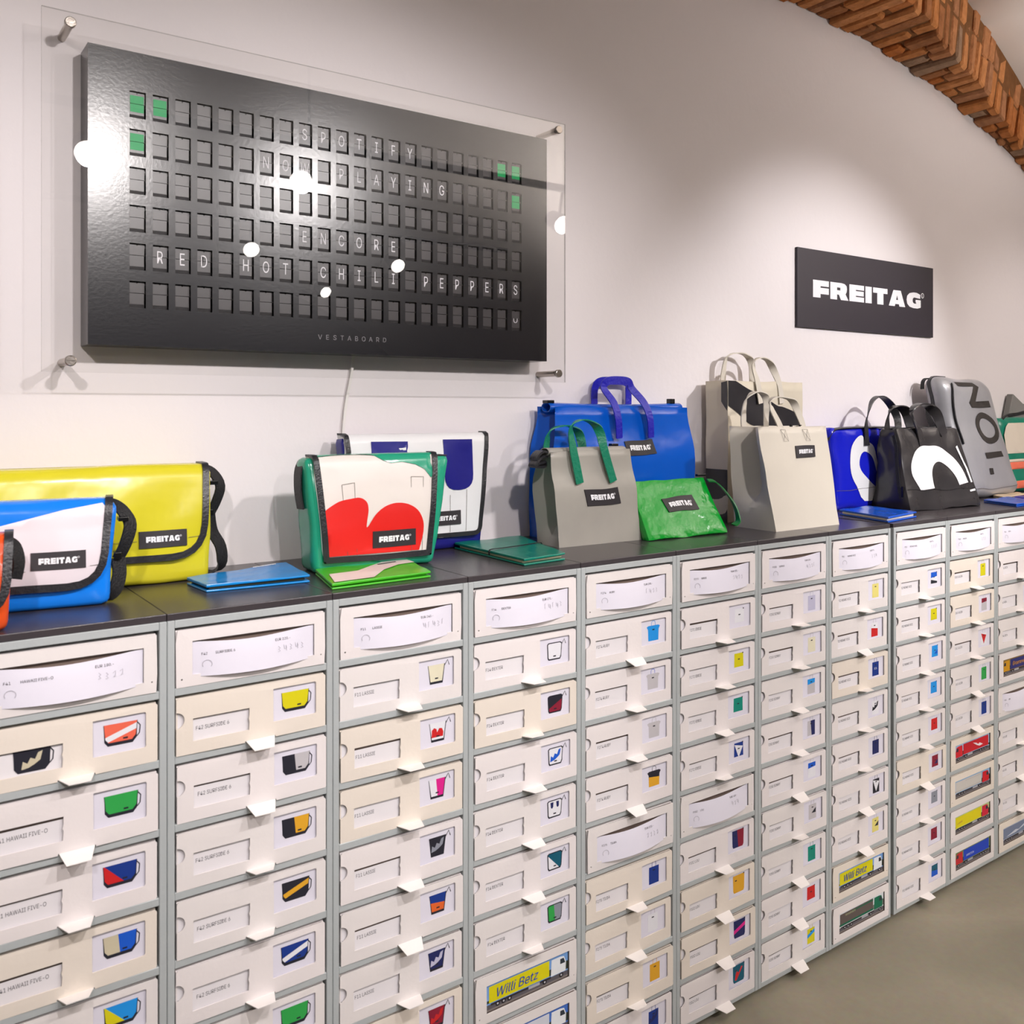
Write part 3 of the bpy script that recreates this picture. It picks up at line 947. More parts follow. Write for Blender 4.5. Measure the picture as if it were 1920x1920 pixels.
# column contents: H = header (name, price), P = picture (kind, colours, style, description), T = lorry
def P(kind, cols, style, desc): return ('P', kind, cols, style, desc)
CELLS = {
 0: [('H', 'F41', 'HAWAII FIVE-O', 'EUR 180.-'), P('mess', ('sal', 'wht'), 'band', 'an orange messenger bag with a white band'), P('mess', ('grn',), '', 'a green messenger bag'), P('mess', ('dbl', 'red'), 'diag2', 'a blue and red messenger bag'),
     P('mess', ('bei', 'blu'), 'right', 'a beige and blue messenger bag'), P('mess', ('sky', 'yel'), 'diag2', 'a light blue and yellow messenger bag'), P('mess', ('red',), '', 'a red messenger bag'), P('mess', ('blk',), '', 'a black messenger bag'), P('mess', ('gry',), '', 'a grey messenger bag'), P('mess', ('yel',), '', 'a yellow messenger bag')],
 1: [('H', 'F42', 'SURFSIDE 6', 'EUR 220.-'), P('mess', ('yel',), '', 'a yellow messenger bag'), P('mess', ('blk', 'lgr'), 'right', 'a black and pale grey messenger bag'), P('mess', ('blk', 'gol'), 'right', 'a black messenger bag with orange half'),
     P('mess', ('blk', 'gol'), 'band', 'a black messenger bag with orange band'), P('mess', ('dbl', 'wht'), 'band', 'a blue messenger bag with white stripe'), P('mess', ('grn',), '', 'a green messenger bag'), P('mess', ('red',), '', 'a red messenger bag'), P('mess', ('blu',), '', 'a blue messenger bag'), P('mess', ('gry',), '', 'a grey messenger bag')],
 2: [('H', 'F11', 'LASSIE', 'EUR 240.-'), P('lass', ('crm',), '', 'a cream satchel'), P('lass', ('wht', 'red'), 'hump', 'a white satchel with red blobs'), P('lass', ('wht', 'pnk'), 'right', 'a white and pink satchel'),
     P('lass', ('blk', 'gry'), 'splash', 'a black and white satchel'), P('lass', ('dbl', 'ora'), 'lower', 'a blue and orange satchel'), P('lass', ('nav', 'lil'), 'splash', 'a navy and white satchel'), P('lass', ('mar', 'red'), 'splash', 'a red satchel'), P('lass', ('grn',), '', 'a green satchel'), P('lass', ('blk',), '', 'a black satchel')],
 3: [('H', 'F14', 'DEXTER', 'EUR 275.-'), P('dex', ('wht',), '', 'a white satchel'), P('dex', ('blk', 'mar'), 'diag', 'a black and red satchel'), P('dex', ('wht', 'blu'), 'splash', 'a white satchel splashed with blue'), P('dex', ('wht', 'nav'), 'spots', 'a white satchel with navy patches'),
     P('dex', ('dte', 'wht'), 'diag2', 'a petrol blue satchel'), P('dex', ('grn', 'gry'), 'right', 'a green and grey satchel'), ('T', 'willi'), ('T', 'bluewhite'), P('dex', ('red',), '', 'a red satchel')],
 4: [('H', 'F274', 'RUBY', 'EUR 190.-'), P('ruby', ('sky',), '', 'a bright blue tote'), P('ruby', ('lgr', 'blu'), 'handle', 'a grey tote with blue handles'), P('ruby', ('lgr',), '', 'a plain grey tote'), P('ruby', ('blk', 'gol'), 'lower', 'a black and yellow tote'),
     ('H', 'F275', 'TILDA', 'EUR 220.-'), P('tote', ('dbl',), '', 'a blue tote'), P('tote', ('wht',), '', 'a white tote'), P('tote', ('gol',), '', 'a golden yellow tote'), P('tote', ('dbl', 'nav'), 'splash', 'a dark blue tote')],
 5: [('H', 'F272', 'EDDIE', 'EUR 125.-'), P('eddie', ('wht',), '', 'a white pouch'), P('eddie', ('yel',), '', 'a yellow pouch'), P('eddie', ('tea',), '', 'a teal pouch'), P('eddie', ('dbl', 'wht'), 'tri', 'a blue and white pouch'),
     ('H', 'F552', 'LOU', 'EUR 140.-'), P('lou', ('nav', 'mar'), 'right', 'a navy pouch with red corner'), P('lou', ('gol',), '', 'a yellow crossbody pouch'), P('lou', ('nav', 'pnk'), 'band', 'a navy pouch with pink band'), P('lou', ('dte', 'red'), 'X', 'a teal pouch with red figure')],
 6: [('H', 'F250', 'SONNY', 'EUR 110.-'), P('tote', ('lil',), '', 'a lilac grey shopper'), P('tote', ('crm',), '', 'a cream shopper'), P('tote', ('lgr', 'sky'), 'upper', 'a grey shopper with light blue top'), P('tote', ('lgr', 'nav'), 'right', 'a grey and navy shopper'),
     P('tote', ('wht', 'blu'), 'upper', 'a white shopper with blue top'), P('tote', ('lgr', 'blk'), 'patch', 'a grey shopper with black patch'), P('tote', ('tea',), '', 'a teal shopper'), P('eddie', ('red',), '', 'a small red shopper'), P('tote', ('yel', 'sky'), 'band', 'a yellow shopper with blue band')],
 7: [('H', 'F52', 'MIAMI VICE', 'EUR 70.-'), P('tote', ('pyl',), '', 'a pale yellow shopper'), P('tote', ('wht', 'red'), 'lower', 'a white shopper with red base'), P('tote', ('dbl',), 'ics', 'a blue shopper with white letters'), P('tote', ('wht', 'blk'), 'splash', 'a white shopper with black shapes'),
     P('tote', ('nav',), '', 'a navy shopper'), P('tote', ('blk', 'wht'), 'tri', 'a black and white shopper'), P('tote', ('pyl', 'blk'), 'patch', 'a pale yellow shopper with dark patch'), ('T', 'willi'), ('T', 'green')],
 8: [('H', 'F52', 'MIAMI VICE', 'EUR 90.-'), P('eddie', ('wht', 'blu', 'blk'), 'upper', 'a blue white and black shopper'), P('eddie', ('yel',), '', 'a yellow shopper'), P('eddie', ('sky', 'blu'), 'patch', 'a light blue shopper'), P('eddie', ('sky',), '', 'a sky blue shopper'),
     P('eddie', ('red',), '', 'a red shopper'), P('eddie', ('mar', 'nav'), 'patch', 'a dark red shopper with blue patch'), P('eddie', ('gry',), '', 'a grey shopper'), P('eddie', ('mar',), '', 'a dark red shopper'), P('eddie', ('dte', 'blu'), 'lower', 'a blue shopper')],
 9: [('H', 'F262', 'JULIEN', 'EUR 90.-'), P('tote', ('yel',), '', 'a narrow yellow bag'), P('tote', ('lgr', 'mar'), 'upper', 'a dark red and grey bag'), P('tote', ('wht', 'red'), 'tri', 'a white bag with red triangle'), P('tote', ('grn',), '', 'a narrow green bag'), P('tote', ('dbl',), '', 'a narrow blue bag'),
     ('T', 'redl'), ('T', 'whitered'), ('T', 'yellowred'), ('T', 'blue')],
 10: [('H', 'F41', 'RITA', 'EUR 80.-'), P('tote', ('gry',), '', 'a grey bag'), P('tote', ('blu',), '', 'a blue bag'), P('tote', ('grn',), '', 'a green bag'), ('T', 'navygold'), ('H', 'F60', 'JOE', 'EUR 70.-'), P('tote', ('red',), '', 'a red bag'), P('tote', ('blk',), '', 'a black bag'), P('tote', ('wht',), '', 'a white bag'), ('T', 'greysil')],
}
CREAM = {(2, 2), (2, 3), (2, 7), (4, 6), (5, 7), (5, 8), (9, 1), (9, 2), (1, 1), (0, 4), (0, 1), (8, 6), (7, 3), (7, 8), (3, 2), (9, 6), (9, 7), (10, 9), (4, 8), (4, 7)}
TXT = {}
def name_text(code, nm):
    k = (code, nm)
    if k not in TXT:
        mb = MB()
        mp = lambda a, b: (a, 0.0034, b)
        tx_ = code + ' ' + nm
        vs, fs = glyphs(tx_, 0.0122, 0.0, 0.8)
        wd = max(v[0] for v in vs)
        sx = min(1.0, 0.070 / wd)
        mb.add([mp(NW[0] + .005 + a * sx, 0.037 + b) for a, b in vs], fs, M_txt)
        TXT[k] = mb.mesh('lettering')
    return TXT[k]
def head_text(code, nm, eur, seed):
    mb = MB()
    mp = lambda a, b: (a, sheet_y(a, b), b)
    add_text(mb, code, 0.0078, mp, M_txt, 0.0, 1.0, at=(0.040, 0.047))
    add_text(mb, nm, 0.0078, mp, M_txt, 0.0, 1.0, at=(0.062, 0.047))
    add_text(mb, eur, 0.0078, mp, M_txt, 0.0, 1.0, at=(0.162, 0.053))
    rnd = random.Random(seed)
    # little pictogram and pencil marks
    pts = [(0.049 + 0.0075 * cos(t), 0.032 + 0.0065 * sin(t)) for t in [-.7 + 4.4 * k / 9 for k in range(10)]]
    mb.ribbon([(a, sheet_y(a, b), b) for a, b in pts], (0, 1, 0), 0.0001, 0.0007, M_pen, smooth=1)
    for k in range(rnd.choice([3, 4, 5])):
        x = 0.166 + k * 0.0105
        z = 0.036 + rnd.uniform(-.001, .001)
        sh = rnd.choice([[(0, 0), (.001, .009), (.003, .010)], [(0, .009), (.001, .002), (.005, .003), (.004, .008), (.0045, -.001)], [(0, .006), (.004, .009), (.004, .003), (.001, 0), (.005, .001)], [(.001, .009), (.004, .006), (.001, .004), (.004, .001), (0, 0)]])
        mb.ribbon([(x + a, sheet_y(x + a, z + b) - .0002, z + b) for a, b in sh], (0, 1, 0), 0.0001, 0.0006, M_pen, smooth=1)
    return mb.mesh('lettering')
TRM = {}
def mklab(a, r, c):
    k = len(a.split())
    if k <= 9:
        return '%s, %s row, %s cabinet from the left' % (a, ORD[r], ORD[c])
    return '%s, %s row, %s cabinet' % (a, ORD[r], ORD[c])
for c in range(11):
    hname = ('F41', 'HAWAII FIVE-O')
    hn = 0
    for r in range(10):
        cell = CELLS[c][r]
        x = cx0(c) + (PW - BW) / 2 + random.uniform(-.0012, .0012)
        z = FR - (r + 1) * RH
        place = 'row %s of the %s cabinet' % (ORD[r], ORD[c])
        v = 1 if (c, r) in CREAM else (2 if random.random() < .35 else 0)
        y = random.uniform(-0.0015, 0.0025)
        rz = random.uniform(-.006, .006)
        if cell[0] == 'H':
            lab = 'white carton with a paper price sheet, %s row, %s cabinet from the left' % (ORD[r], ORD[c])
            t = thing('carton_box', lab, 'box', (x, y - .001, z), rz, group='cartons in the grey cabinets')
            put(FB[v], 'front_panel', t); put(BM_[v], 'body', t)
            sh = put(SHEET, 'price_sheet', t)
            put(head_text(cell[1], cell[2], cell[3], c * 10 + r), 'lettering', sh)
            hname = (cell[1], cell[2])
        elif cell[0] == 'T':
            lab = mklab('carton showing ' + TR[cell[1]][0], r, c)
            t = thing('carton_box', lab, 'box', (x, y - .002, z), rz, group='cartons in the grey cabinets')
            put(FB[v], 'front_panel', t); put(BM_[v], 'body', t)
            if cell[1] not in TRM:
                TRM[cell[1]] = truck(TR[cell[1]][1])
            o = put(TRM[cell[1]], 'lorry_photo', t)
            o['label'] = 'colour photograph of ' + TR[cell[1]][0]
        else:
            lab = mklab('carton picturing ' + cell[4], r, c)
            t = thing('carton_box', lab, 'box', (x, y, z), rz, group='cartons in the grey cabinets')
            put(FI[v], 'front_panel', t); put(BM_[v], 'body', t)
            put(NOTCH, 'thumb_flap', t)
            put(random.choice(TABS), 'pull_tab', t)
            sl = put(random.choice(SLIP), 'name_slip', t)
            if (c, r) == (0, 1):
                pic = put(picture('mess', ('blk', 'bei'), 'splash'), 'bag_picture', sl)
                pic.location = (-0.122, -.0003, -0.014)
            else:
                lt = put(name_text(*hname), 'lettering', sl)
                lt.location = (random.uniform(-.003, .003), 0, random.uniform(-.003, .002))
            pc = put(PCARD, 'photo_card', t)
            put(picture(cell[1], cell[2], cell[3]), 'bag_picture', pc)

# ================================================================= BAGS
def sm(a, b, t):
    t = min(1, max(0, (t - a) / (b - a)))
    return t * t * (3 - 2 * t)
def nz(p, sc_, amp, seed=0):
    v = Vector(p) * sc_ + Vector((seed * 3.1, seed * 1.7, seed))
    return Vector((noise.noise(v), noise.noise(v + Vector((7, 3, 1))), noise.noise(v + Vector((2, 9, 4))))) * amp

def rbox(W, D, H, r, fn, n=(22, 8, 18)):
    """rounded box (origin bottom centre) run through fn; returns verts, faces"""
    bm = bmesh.new()
    idx = {}
    faces = []
    def vert(i, j, k):
        key = (i, j, k)
        if key not in idx:
            p = Vector((-W / 2 + W * i / n[0], -D / 2 + D * j / n[1], H * k / n[2]))
            idx[key] = (len(idx), fn(rnd_(p, W, D, H, r)))
        return idx[key][0]
    for i in range(n[0]):
        for k in range(n[2]):
            faces.append((vert(i, 0, k), vert(i + 1, 0, k), vert(i + 1, 0, k + 1), vert(i, 0, k + 1)))
            faces.append((vert(i, n[1], k), vert(i, n[1], k + 1), vert(i + 1, n[1], k + 1), vert(i + 1, n[1], k)))
    for j in range(n[1]):
        for k in range(n[2]):
            faces.append((vert(0, j, k), vert(0, j, k + 1), vert(0, j + 1, k + 1), vert(0, j + 1, k)))
            faces.append((vert(n[0], j, k), vert(n[0], j + 1, k), vert(n[0], j + 1, k + 1), vert(n[0], j, k + 1)))
    for i in range(n[0]):
        for j in range(n[1]):
            faces.append((vert(i, j, 0), vert(i, j + 1, 0), vert(i + 1, j + 1, 0), vert(i + 1, j, 0)))
            faces.append((vert(i, j, n[2]), vert(i + 1, j, n[2]), vert(i + 1, j + 1, n[2]), vert(i, j + 1, n[2])))
    bm.free()
    vs = [None] * len(idx)
    for key, (q, p) in idx.items():
        vs[q] = p
    return vs, faces
def rnd_(p, W, D, H, r):
    rx = r if not isinstance(r, tuple) else r[0]
    a = min(rx, D / 2 - 1e-4, H / 2 - 1e-4)
    c = Vector((min(W / 2 - a, max(-W / 2 + a, p.x)), min(D / 2 - a, max(-D / 2 + a, p.y)), min(H - a, max(a, p.z))))
    d = p - c
    if d.length > 1e-9:
        m = max(abs(d.x), abs(d.y), abs(d.z))
        d = d.normalized() * m
    return c + d
def front_map(W, D, H, r, fn, off=0.0012, back=False):
    def mp(x, z, o=None):
        o = off if o is None else o
        sgn = 1 if back else -1
        y = sgn * D / 2
        f = lambda a, b: fn(rnd_(Vector((a, y, b)), W, D, H, r))
        p = f(x, z)
        e = 0.002
        n = (f(x + e, z) - f(x - e, z)).cross(f(x, z + e) - f(x, z - e))
        if n.length > 1e-12:
            n.normalize()
        if n.y * sgn < 0: n = -n
        return p + n * o
    return mp

def badge(parent, mp, x, z, w_=0.07, h_=0.028, tilt=0.0, sh=0.0):
    mb = MB()
    c, s_ = cos(tilt), sin(tilt)
    def q(a, b, o):
        a2 = a + sh * b
        return mp(x + a2 * c - b * s_, z + a2 * s_ + b * c, o)
    nx_ = 6
    vs, fs = [], []
    for o in (0.0002, 0.0028):
        for j in range(2):
            for i in range(nx_ + 1):
                vs.append(q(-w_ / 2 + w_ * i / nx_, -h_ / 2 + h_ * j, o))
    n1 = nx_ + 1
    for i in range(nx_):
        fs += [(i, i + n1, i + n1 + 1, i + 1), (2 * n1 + i, 2 * n1 + i + 1, 3 * n1 + i + 1, 3 * n1 + i), (i, i + 1, 2 * n1 + i + 1, 2 * n1 + i), (n1 + i, 3 * n1 + i, 3 * n1 + i + 1, n1 + i + 1)]
    fs += [(0, 2 * n1, 3 * n1, n1), (nx_, n1 + nx_, 3 * n1 + nx_, 2 * n1 + nx_)]
    mb.add(vs, fs, M_badge)
    bo = mb.build('badge', parent)
    mb = MB()
    add_word(mb, -w_ * .36, -h_ * .17, w_ * .70, h_ * .34, lambda a, b: q(a, b, 0.0032), M_white)
    mb.build('lettering', bo)
    return bo

def smooth_loop(P_, k=4):
    out, n = [], len(P_)
    for i in range(n):
        p0, p1, p2, p3 = [Vector(P_[(i + d) % n]) for d in (-1, 0, 1, 2)]
        for j in range(k):
            t = j / k
            q = 0.5 * ((2 * p1) + (p2 - p0) * t + (2 * p0 - 5 * p1 + 4 * p2 - p3) * t * t + (-p0 + 3 * p1 - 3 * p2 + p3) * t ** 3)
            out.append((q.x, q.y))
    return out
def spline(P_, k=4):
    out, n = [], len(P_)
    for i in range(n - 1):
        p0, p1, p2, p3 = [Vector(P_[min(n - 1, max(0, i + d))]) for d in (-1, 0, 1, 2)]
        for j in range(k):
            t = j / k
            q = 0.5 * ((2 * p1) + (p2 - p0) * t + (2 * p0 - 5 * p1 + 4 * p2 - p3) * t * t + (-p0 + 3 * p1 - 3 * p2 + p3) * t ** 3)
            out.append((q.x, q.y))
    return out + [tuple(P_[-1])]

def roundpoly(pts, rad, n=5):
    out = []
    N_ = len(pts)
    for i, p in enumerate(pts):
        r = rad[i]
        if r <= 0:
            out.append(p)
            continue
        a, b = Vector(pts[i - 1]), Vector(pts[(i + 1) % N_])
        p_ = Vector(p)
        u, v = (a - p_).normalized(), (b - p_).normalized()
        for k in range(n + 1):
            t = k / n
            q0, q1 = p_ + u * r * (1 - t), p_ + v * r * t
            c = (p_ + u * r) * (1 - t) ** 2 + p_ * 2 * t * (1 - t) + (p_ + v * r) * t ** 2
            out.append((c.x, c.y))
    return out

def messenger(label, loc, rz, Wt, Wb, H, Db, Dt, body_m, flap_m, flap, regions=(), badge_at=None, seams=(), bulge=0.012, topd=0.02, strap=None, lean=0.0, seed=1, bind=0.012, bw_=0.072, bh_=0.026, interior=None, sag=0.0, name='messenger_bag', xshift=0.0):
    t = thing(name, label, 'bag', loc, rz, group=None)
    def yf(z):            # half depth by height
        k = z / H
        return (Db + (Dt - Db) * k ** 1.2) / 2 + bulge * sin(pi * min(1, max(0, k))) * .6
    def fn(p):
        k = p.z / H
        q = Vector(p)
        q.x = q.x * (Wb + (Wt - Wb) * k) / Wt + xshift * (1 - k)
        hd = yf(p.z) / (Db / 2)
        q.y = p.y * hd + lean * k * k
        q += nz(p, 16, 0.0030, seed)
        q.z = max(q.z, 0.0005)
        return q
    vs, fs = rbox(Wt, Db, H, 0.014, fn, (26, 8, 18))
    MB().add(vs, fs, body_m).build('body', t, smooth=True, ang=60)
    # flap profile over the top
    prof = []
    yb = yf(H)
    for k in range(5):
        prof.append((yb * .9 - (yb * 1.9 - .006) * k / 5 + 0, H + 0.004))
    for k in range(7):
        a = pi / 2 * k / 6
        prof.append((-yb + .006 - (.012) * sin(a) , H - .006 + .010 * cos(a)))
    for k in range(1, 40):
        z = H - .008 - k * (H / 39)
        prof.append((-yf(max(0, z)) - .006, z))
    al = [0]
    for i in range(1, len(prof)):
        al.append(al[-1] + sqrt((prof[i][0] - prof[i - 1][0]) ** 2 + (prof[i][1] - prof[i - 1][1]) ** 2))
    s_corner = al[8]
    def fm(x, s, off=0.0):
        L = s + s_corner
        L = min(max(L, 0), al[-1])
        i = 0
        while i < len(al) - 2 and al[i + 1] < L:
            i += 1
        f = (L - al[i]) / max(1e-9, al[i + 1] - al[i])
        y = prof[i][0] + (prof[i + 1][0] - prof[i][0]) * f
        z = prof[i][1] + (prof[i + 1][1] - prof[i][1]) * f
        dy, dz = prof[i + 1][0] - prof[i][0], prof[i + 1][1] - prof[i][1]
        nl = sqrt(dy * dy + dz * dz) or 1
        ny, nz_ = dz / nl, -dy / nl
        k = max(0, min(1, z / H))
        w0 = nz((x, 0, z), 11, 0.0045, seed + 5)
        sg = -sag * sin(pi * (x / Wt + .5)) if z > H * .6 else 0
        return Vector((x, y + ny * off + lean * k * k + w0.y * (1 if s > .03 else .2), z + nz_ * off + w0.z * .35 + sg))
    mb = MB()
    mb.decal(flap, lambda a, b: fm(a, b), flap_m, 0.014)
    fo = mb.build('flap', t, smooth=True, ang=60, solid=0.0018)
    for i, (pts, m_) in enumerate(regions):
        mb = MB()
        mb.decal(pts, lambda a, b: fm(a, b, .0022 + .0004 * i), m_, 0.010)
        mb.build('colour_panel', fo, smooth=True, ang=60)
    # binding along the flap outline (all but the back edge)
    smin = min(p[1] for p in flap)
    n_ = len(flap)
    start = [i for i in range(n_) if abs(flap[i][1] - smin) < 1e-6 and abs(flap[(i - 1) % n_][1] - smin) < 1e-6][0]
    ring = [flap[(start + i) % n_] for i in range(n_)]
    dense = []
    for i in range(len(ring) - 1):
        a, b = Vector(ring[i]), Vector(ring[i + 1])
        m_ = max(1, int((b - a).length / 0.010))
        for k in range(m_):
            dense.append(a.lerp(b, k / m_))
    dense.append(Vector(ring[-1]))
    P_, S_, N_ = [], [], []
    area = sum(ring[i][0] * ring[(i + 1) % n_][1] - ring[(i + 1) % n_][0] * ring[i][1] for i in range(n_))
    for i, p in enumerate(dense):
        d = (dense[min(i + 1, len(dense) - 1)] - dense[max(i - 1, 0)]).normalized()
        inn = Vector((-d.y, d.x)) * (1 if area > 0 else -1)
        c = p + inn * bind * .42
        A, B = fm(c.x, c.y, .0016), fm(c.x + inn.x * .004, c.y + inn.y * .004, .0016)
        C_ = fm(c.x, c.y, .0036)
        P_.append(A); S_.append((B - A).normalized()); N_.append((C_ - A).normalized())
    MB().ribbon(P_, S_, bind, 0.0042, M_bind, smooth=1, nrm=N_).build('binding', t, smooth=True, ang=60)
    for pts in seams:
        mb = MB()
        Q = [fm(a, b, .0030) for a, b in pts]
        nn = [(fm(a, b, .004) - fm(a, b, .001)).normalized() for a, b in pts]
        d = (Q[-1] - Q[0]).normalized()
        mb.ribbon(Q, [d.cross(n) for n in nn], 0.0007, 0.0002, M_seam, smooth=1, nrm=nn)
        mb.build('seam', fo)
    if badge_at:
        bs = badge_at[2] if len(badge_at) > 2 else 0
        badge(fo, lambda a, b, o=0: fm(a, -b, o + .001), badge_at[0], -badge_at[1], bw_, bh_, bs)
    return t, fm, fn

# --- yellow messenger, back left
Y_yel = tarp('tarp_yellow', (212, 202, 44), 0.24)
W_ = 0.445
fl = roundpoly([(-W_ / 2 + .004, -.055), (-W_ / 2 + .006, .172), (W_ / 2 - .022, .172), (W_ / 2 - .004, -.055)], [0, .06, .06, 0])
t, fm, fn = messenger('large yellow tarpaulin messenger bag with black bound flap at the back left', (0.218, 0.322, CT), 0.0, W_, W_ * .95, 0.214, .12, .075, Y_yel, Y_yel, fl, badge_at=(.124, .133), seams=[[(-.2, .138), (.078, .135)], [(.170, .134), (.205, .132)]], seed=2, bw_=.085, bh_=.030)
mb = MB()
mb.ribbon([(.205, .02, .212), (.222, .015, .210), (.238, .005, .198), (.250, -.002, .172), (.240, -.006, .140), (.226, -.004, .112)], (.8, .5, .1), .026, .003, M_web)
mb.ribbon([(.228, -.006, .120), (.232, -.01, .085), (.245, -.02, .055), (.243, -.03, .022), (.222, -.03, .008), (.200, -.02, .012), (.19, -.005, .03)], (.75, .5, .2), .028, .003, M_web)
mb.build('strap', t, smooth=True, ang=60)
mb = MB()
mb.box(.224, .240, -.02, .018, .176, .184, M_buckle)
mb.box(.222, .232, -.018, .016, .116, .128, M_buckle)
mb.build('buckle', t, bevel=.001)

# --- blue and white messenger, second from the left
T_blu = tarp('tarp_azure', (20, 128, 238), 0.2)
T_pale = tarp('tarp_pale_pink', (228, 220, 226), 0.4, var=.02)
W_ = 0.36
fl = roundpoly([(-W_ / 2 + .004, -.045), (-W_ / 2 + .004, .142), (W_ / 2 - .020, .142), (W_ / 2 - .002, -.045)], [0, .05, .055, 0])
t, fm, fn = messenger('blue and white messenger bag with black bound flap, in front of the yellow one', (0.062, 0.192, CT), radians(-7), W_, W_ * .94, 0.170, .085, .050, T_blu, T_blu, fl,
    regions=[([(-.165, .137), (-.165, .090), (-.115, .070), (.0, .038), (.100, .014), (.158, .004), (.163, .012), (.160, .09), (.152, .115), (.132, .133), (.11, .137)], T_pale)], badge_at=(.092, .094), seams=[[(-.15, .112), (.045, .109)], [(.138, .106), (.155, .105)]], seed=3, bw_=.080, bh_=.028)
mb = MB()
mb.ribbon([(.168, .012, .166), (.182, .010, .160), (.194, .004, .148), (.204, -.002, .126), (.196, -.008, .095), (.184, -.008, .070)], (.8, .5, .1), .024, .003, M_web)
mb.ribbon([(.184, -.008, .072), (.186, -.012, .045), (.178, -.02, .020), (.162, -.026, .008), (.150, -.02, .016)], (.75, .5, .2), .026, .003, M_web)
mb.build('strap', t, smooth=True, ang=60)
mb = MB()
mb.box(.184, .200, -.018, .014, .134, .141, M_buckle)
mb.box(.178, .189, -.018, .012, .070, .082, M_buckle)
mb.build('buckle', t, bevel=.001)

# --- orange messenger, cut by the left edge
T_ora = tarp('tarp_orange', (228, 84, 34), 0.25)
W_ = 0.30
fl = roundpoly([(-W_ / 2 + .004, -.035), (-W_ / 2 + .004, .115), (W_ / 2 - .010, .115), (W_ / 2 - .001, -.035)], [0, .045, .05, 0])
t, fm, fn = messenger('orange messenger bag with black bound flap, nearest the counter edge at far left', (-0.075, 0.066, CT), radians(-4), W_, W_ * .93, 0.135, .075, .045, T_ora, T_ora, fl, seed=4, badge_at=(.04, .09), bw_=.058, bh_=.022)
mb = MB()
mb.ribbon([(.140, .012, .128), (.151, .006, .118), (.156, -.002, .095), (.152, -.006, .070)], (.6, .6, .1), .022, .003, M_web)
mb.build('strap', t, smooth=True, ang=60)

# --- white and navy satchel behind the green one
T_white = tarp('tarp_white', (232, 232, 234), 0.3, var=.02)
T_navy = tarp('tarp_navy', (36, 36, 128), 0.25)
W_ = 0.385
fl = roundpoly([(-W_ / 2 + .004, -.03), (-W_ / 2 + .022, .236), (W_ / 2 - .038, .236), (W_ / 2 - .004, -.03)], [0, .018, .02, 0])
def rc(x0, x1, s0, s1, r):
    return roundpoly([(x0, s0), (x1, s0), (x1, s1), (x0, s1)], [0, 0, r, r])
t, fm, fn = messenger('tall white satchel with navy blue patches and black bound flap, standing against the wall', (0.925, 0.352, CT), 0.0, W_, W_ * .85, 0.263, .062, .036, T_navy, T_white, fl,
    regions=[(rc(-.125, -.034, .014, .12, .03), T_navy), (rc(.058, .138, .012, .130, .036), T_navy)], badge_at=(.055, .192), seams=[[(.072, .14), (.070, .225)], [(.118, .13), (.112, .225)]], seed=5, bulge=.006, bind=.010, sag=.0, bw_=.086, bh_=.032)

# --- green satchel with white and red flap
T_mint = tarp('tarp_mint_green', (38, 158, 124), 0.2)
T_off = tarp('tarp_off_white', (230, 222, 216), 0.42, var=.02)
T_redp = tarp('tarp_red_print', (226, 28, 22), 0.42, var=.03)
W_ = 0.318
fl = roundpoly([(-.146, -.035), (-.126, .208), (.103, .208), (.130, -.035)], [0, .003, .003, 0], 2)
def hump():
    P_ = [(-.117, .196), (-.125, .105)]
    Q_ = [(-.118, .100), (-.095, .088), (-.072, .084), (-.052, .083), (-.038, .092), (-.034, .108), (-.037, .130), (-.038, .142), (-.034, .140)]
    Q2 = [(-.034, .140), (-.018, .118), (.002, .104), (.026, .098), (.052, .101), (.074, .114), (.086, .136), (.087, .158), (.082, .180), (.077, .196)]
    return P_ + spline(Q_) + spline(Q2)
t, fm, fn = messenger('green satchel with black bound flap, white with two red rounded shapes', (0.757, 0.222, CT), radians(-4.5), W_, W_ * .82, 0.226, .085, .055, T_mint, T_off, fl,
    regions=[([(.005, -.034), (.122, -.034), (.114, .040), (.108, .048), (.094, .030), (.075, .020), (.045, .014), (.020, .016), (.004, .010), (-.02, -.004), (-.05, -.012), (-.09, -.012), (-.132, -.002), (-.136, -.034)], T_mint),
             (hump(), T_redp)], badge_at=(.022, .168), seams=[[(-.062, .052), (-.058, .196)], [(-.088, .055), (-.078, .196)], [(-.088, .055), (-.062, .052)], [(.062, .045), (.060, .196)], [(.090, .046), (.084, .196)], [(.062, .045), (.090, .046)]],
    seed=6, bulge=.010, bind=.0115, bw_=.094, bh_=.033, xshift=-.014)
mb = MB()
mb.ribbon([(-.150, .012, .222), (-.160, .008, .200), (-.161, .006, .160), (-.156, .004, .125)], (0, 1, 0), .040, .003, M_web)
mb.build('strap', t, smooth=True, ang=60)
mb = MB()
mb.box(-.140, .156, -.022, .026, .224, .2262, M_web)
mb.build('inner_lining', t)

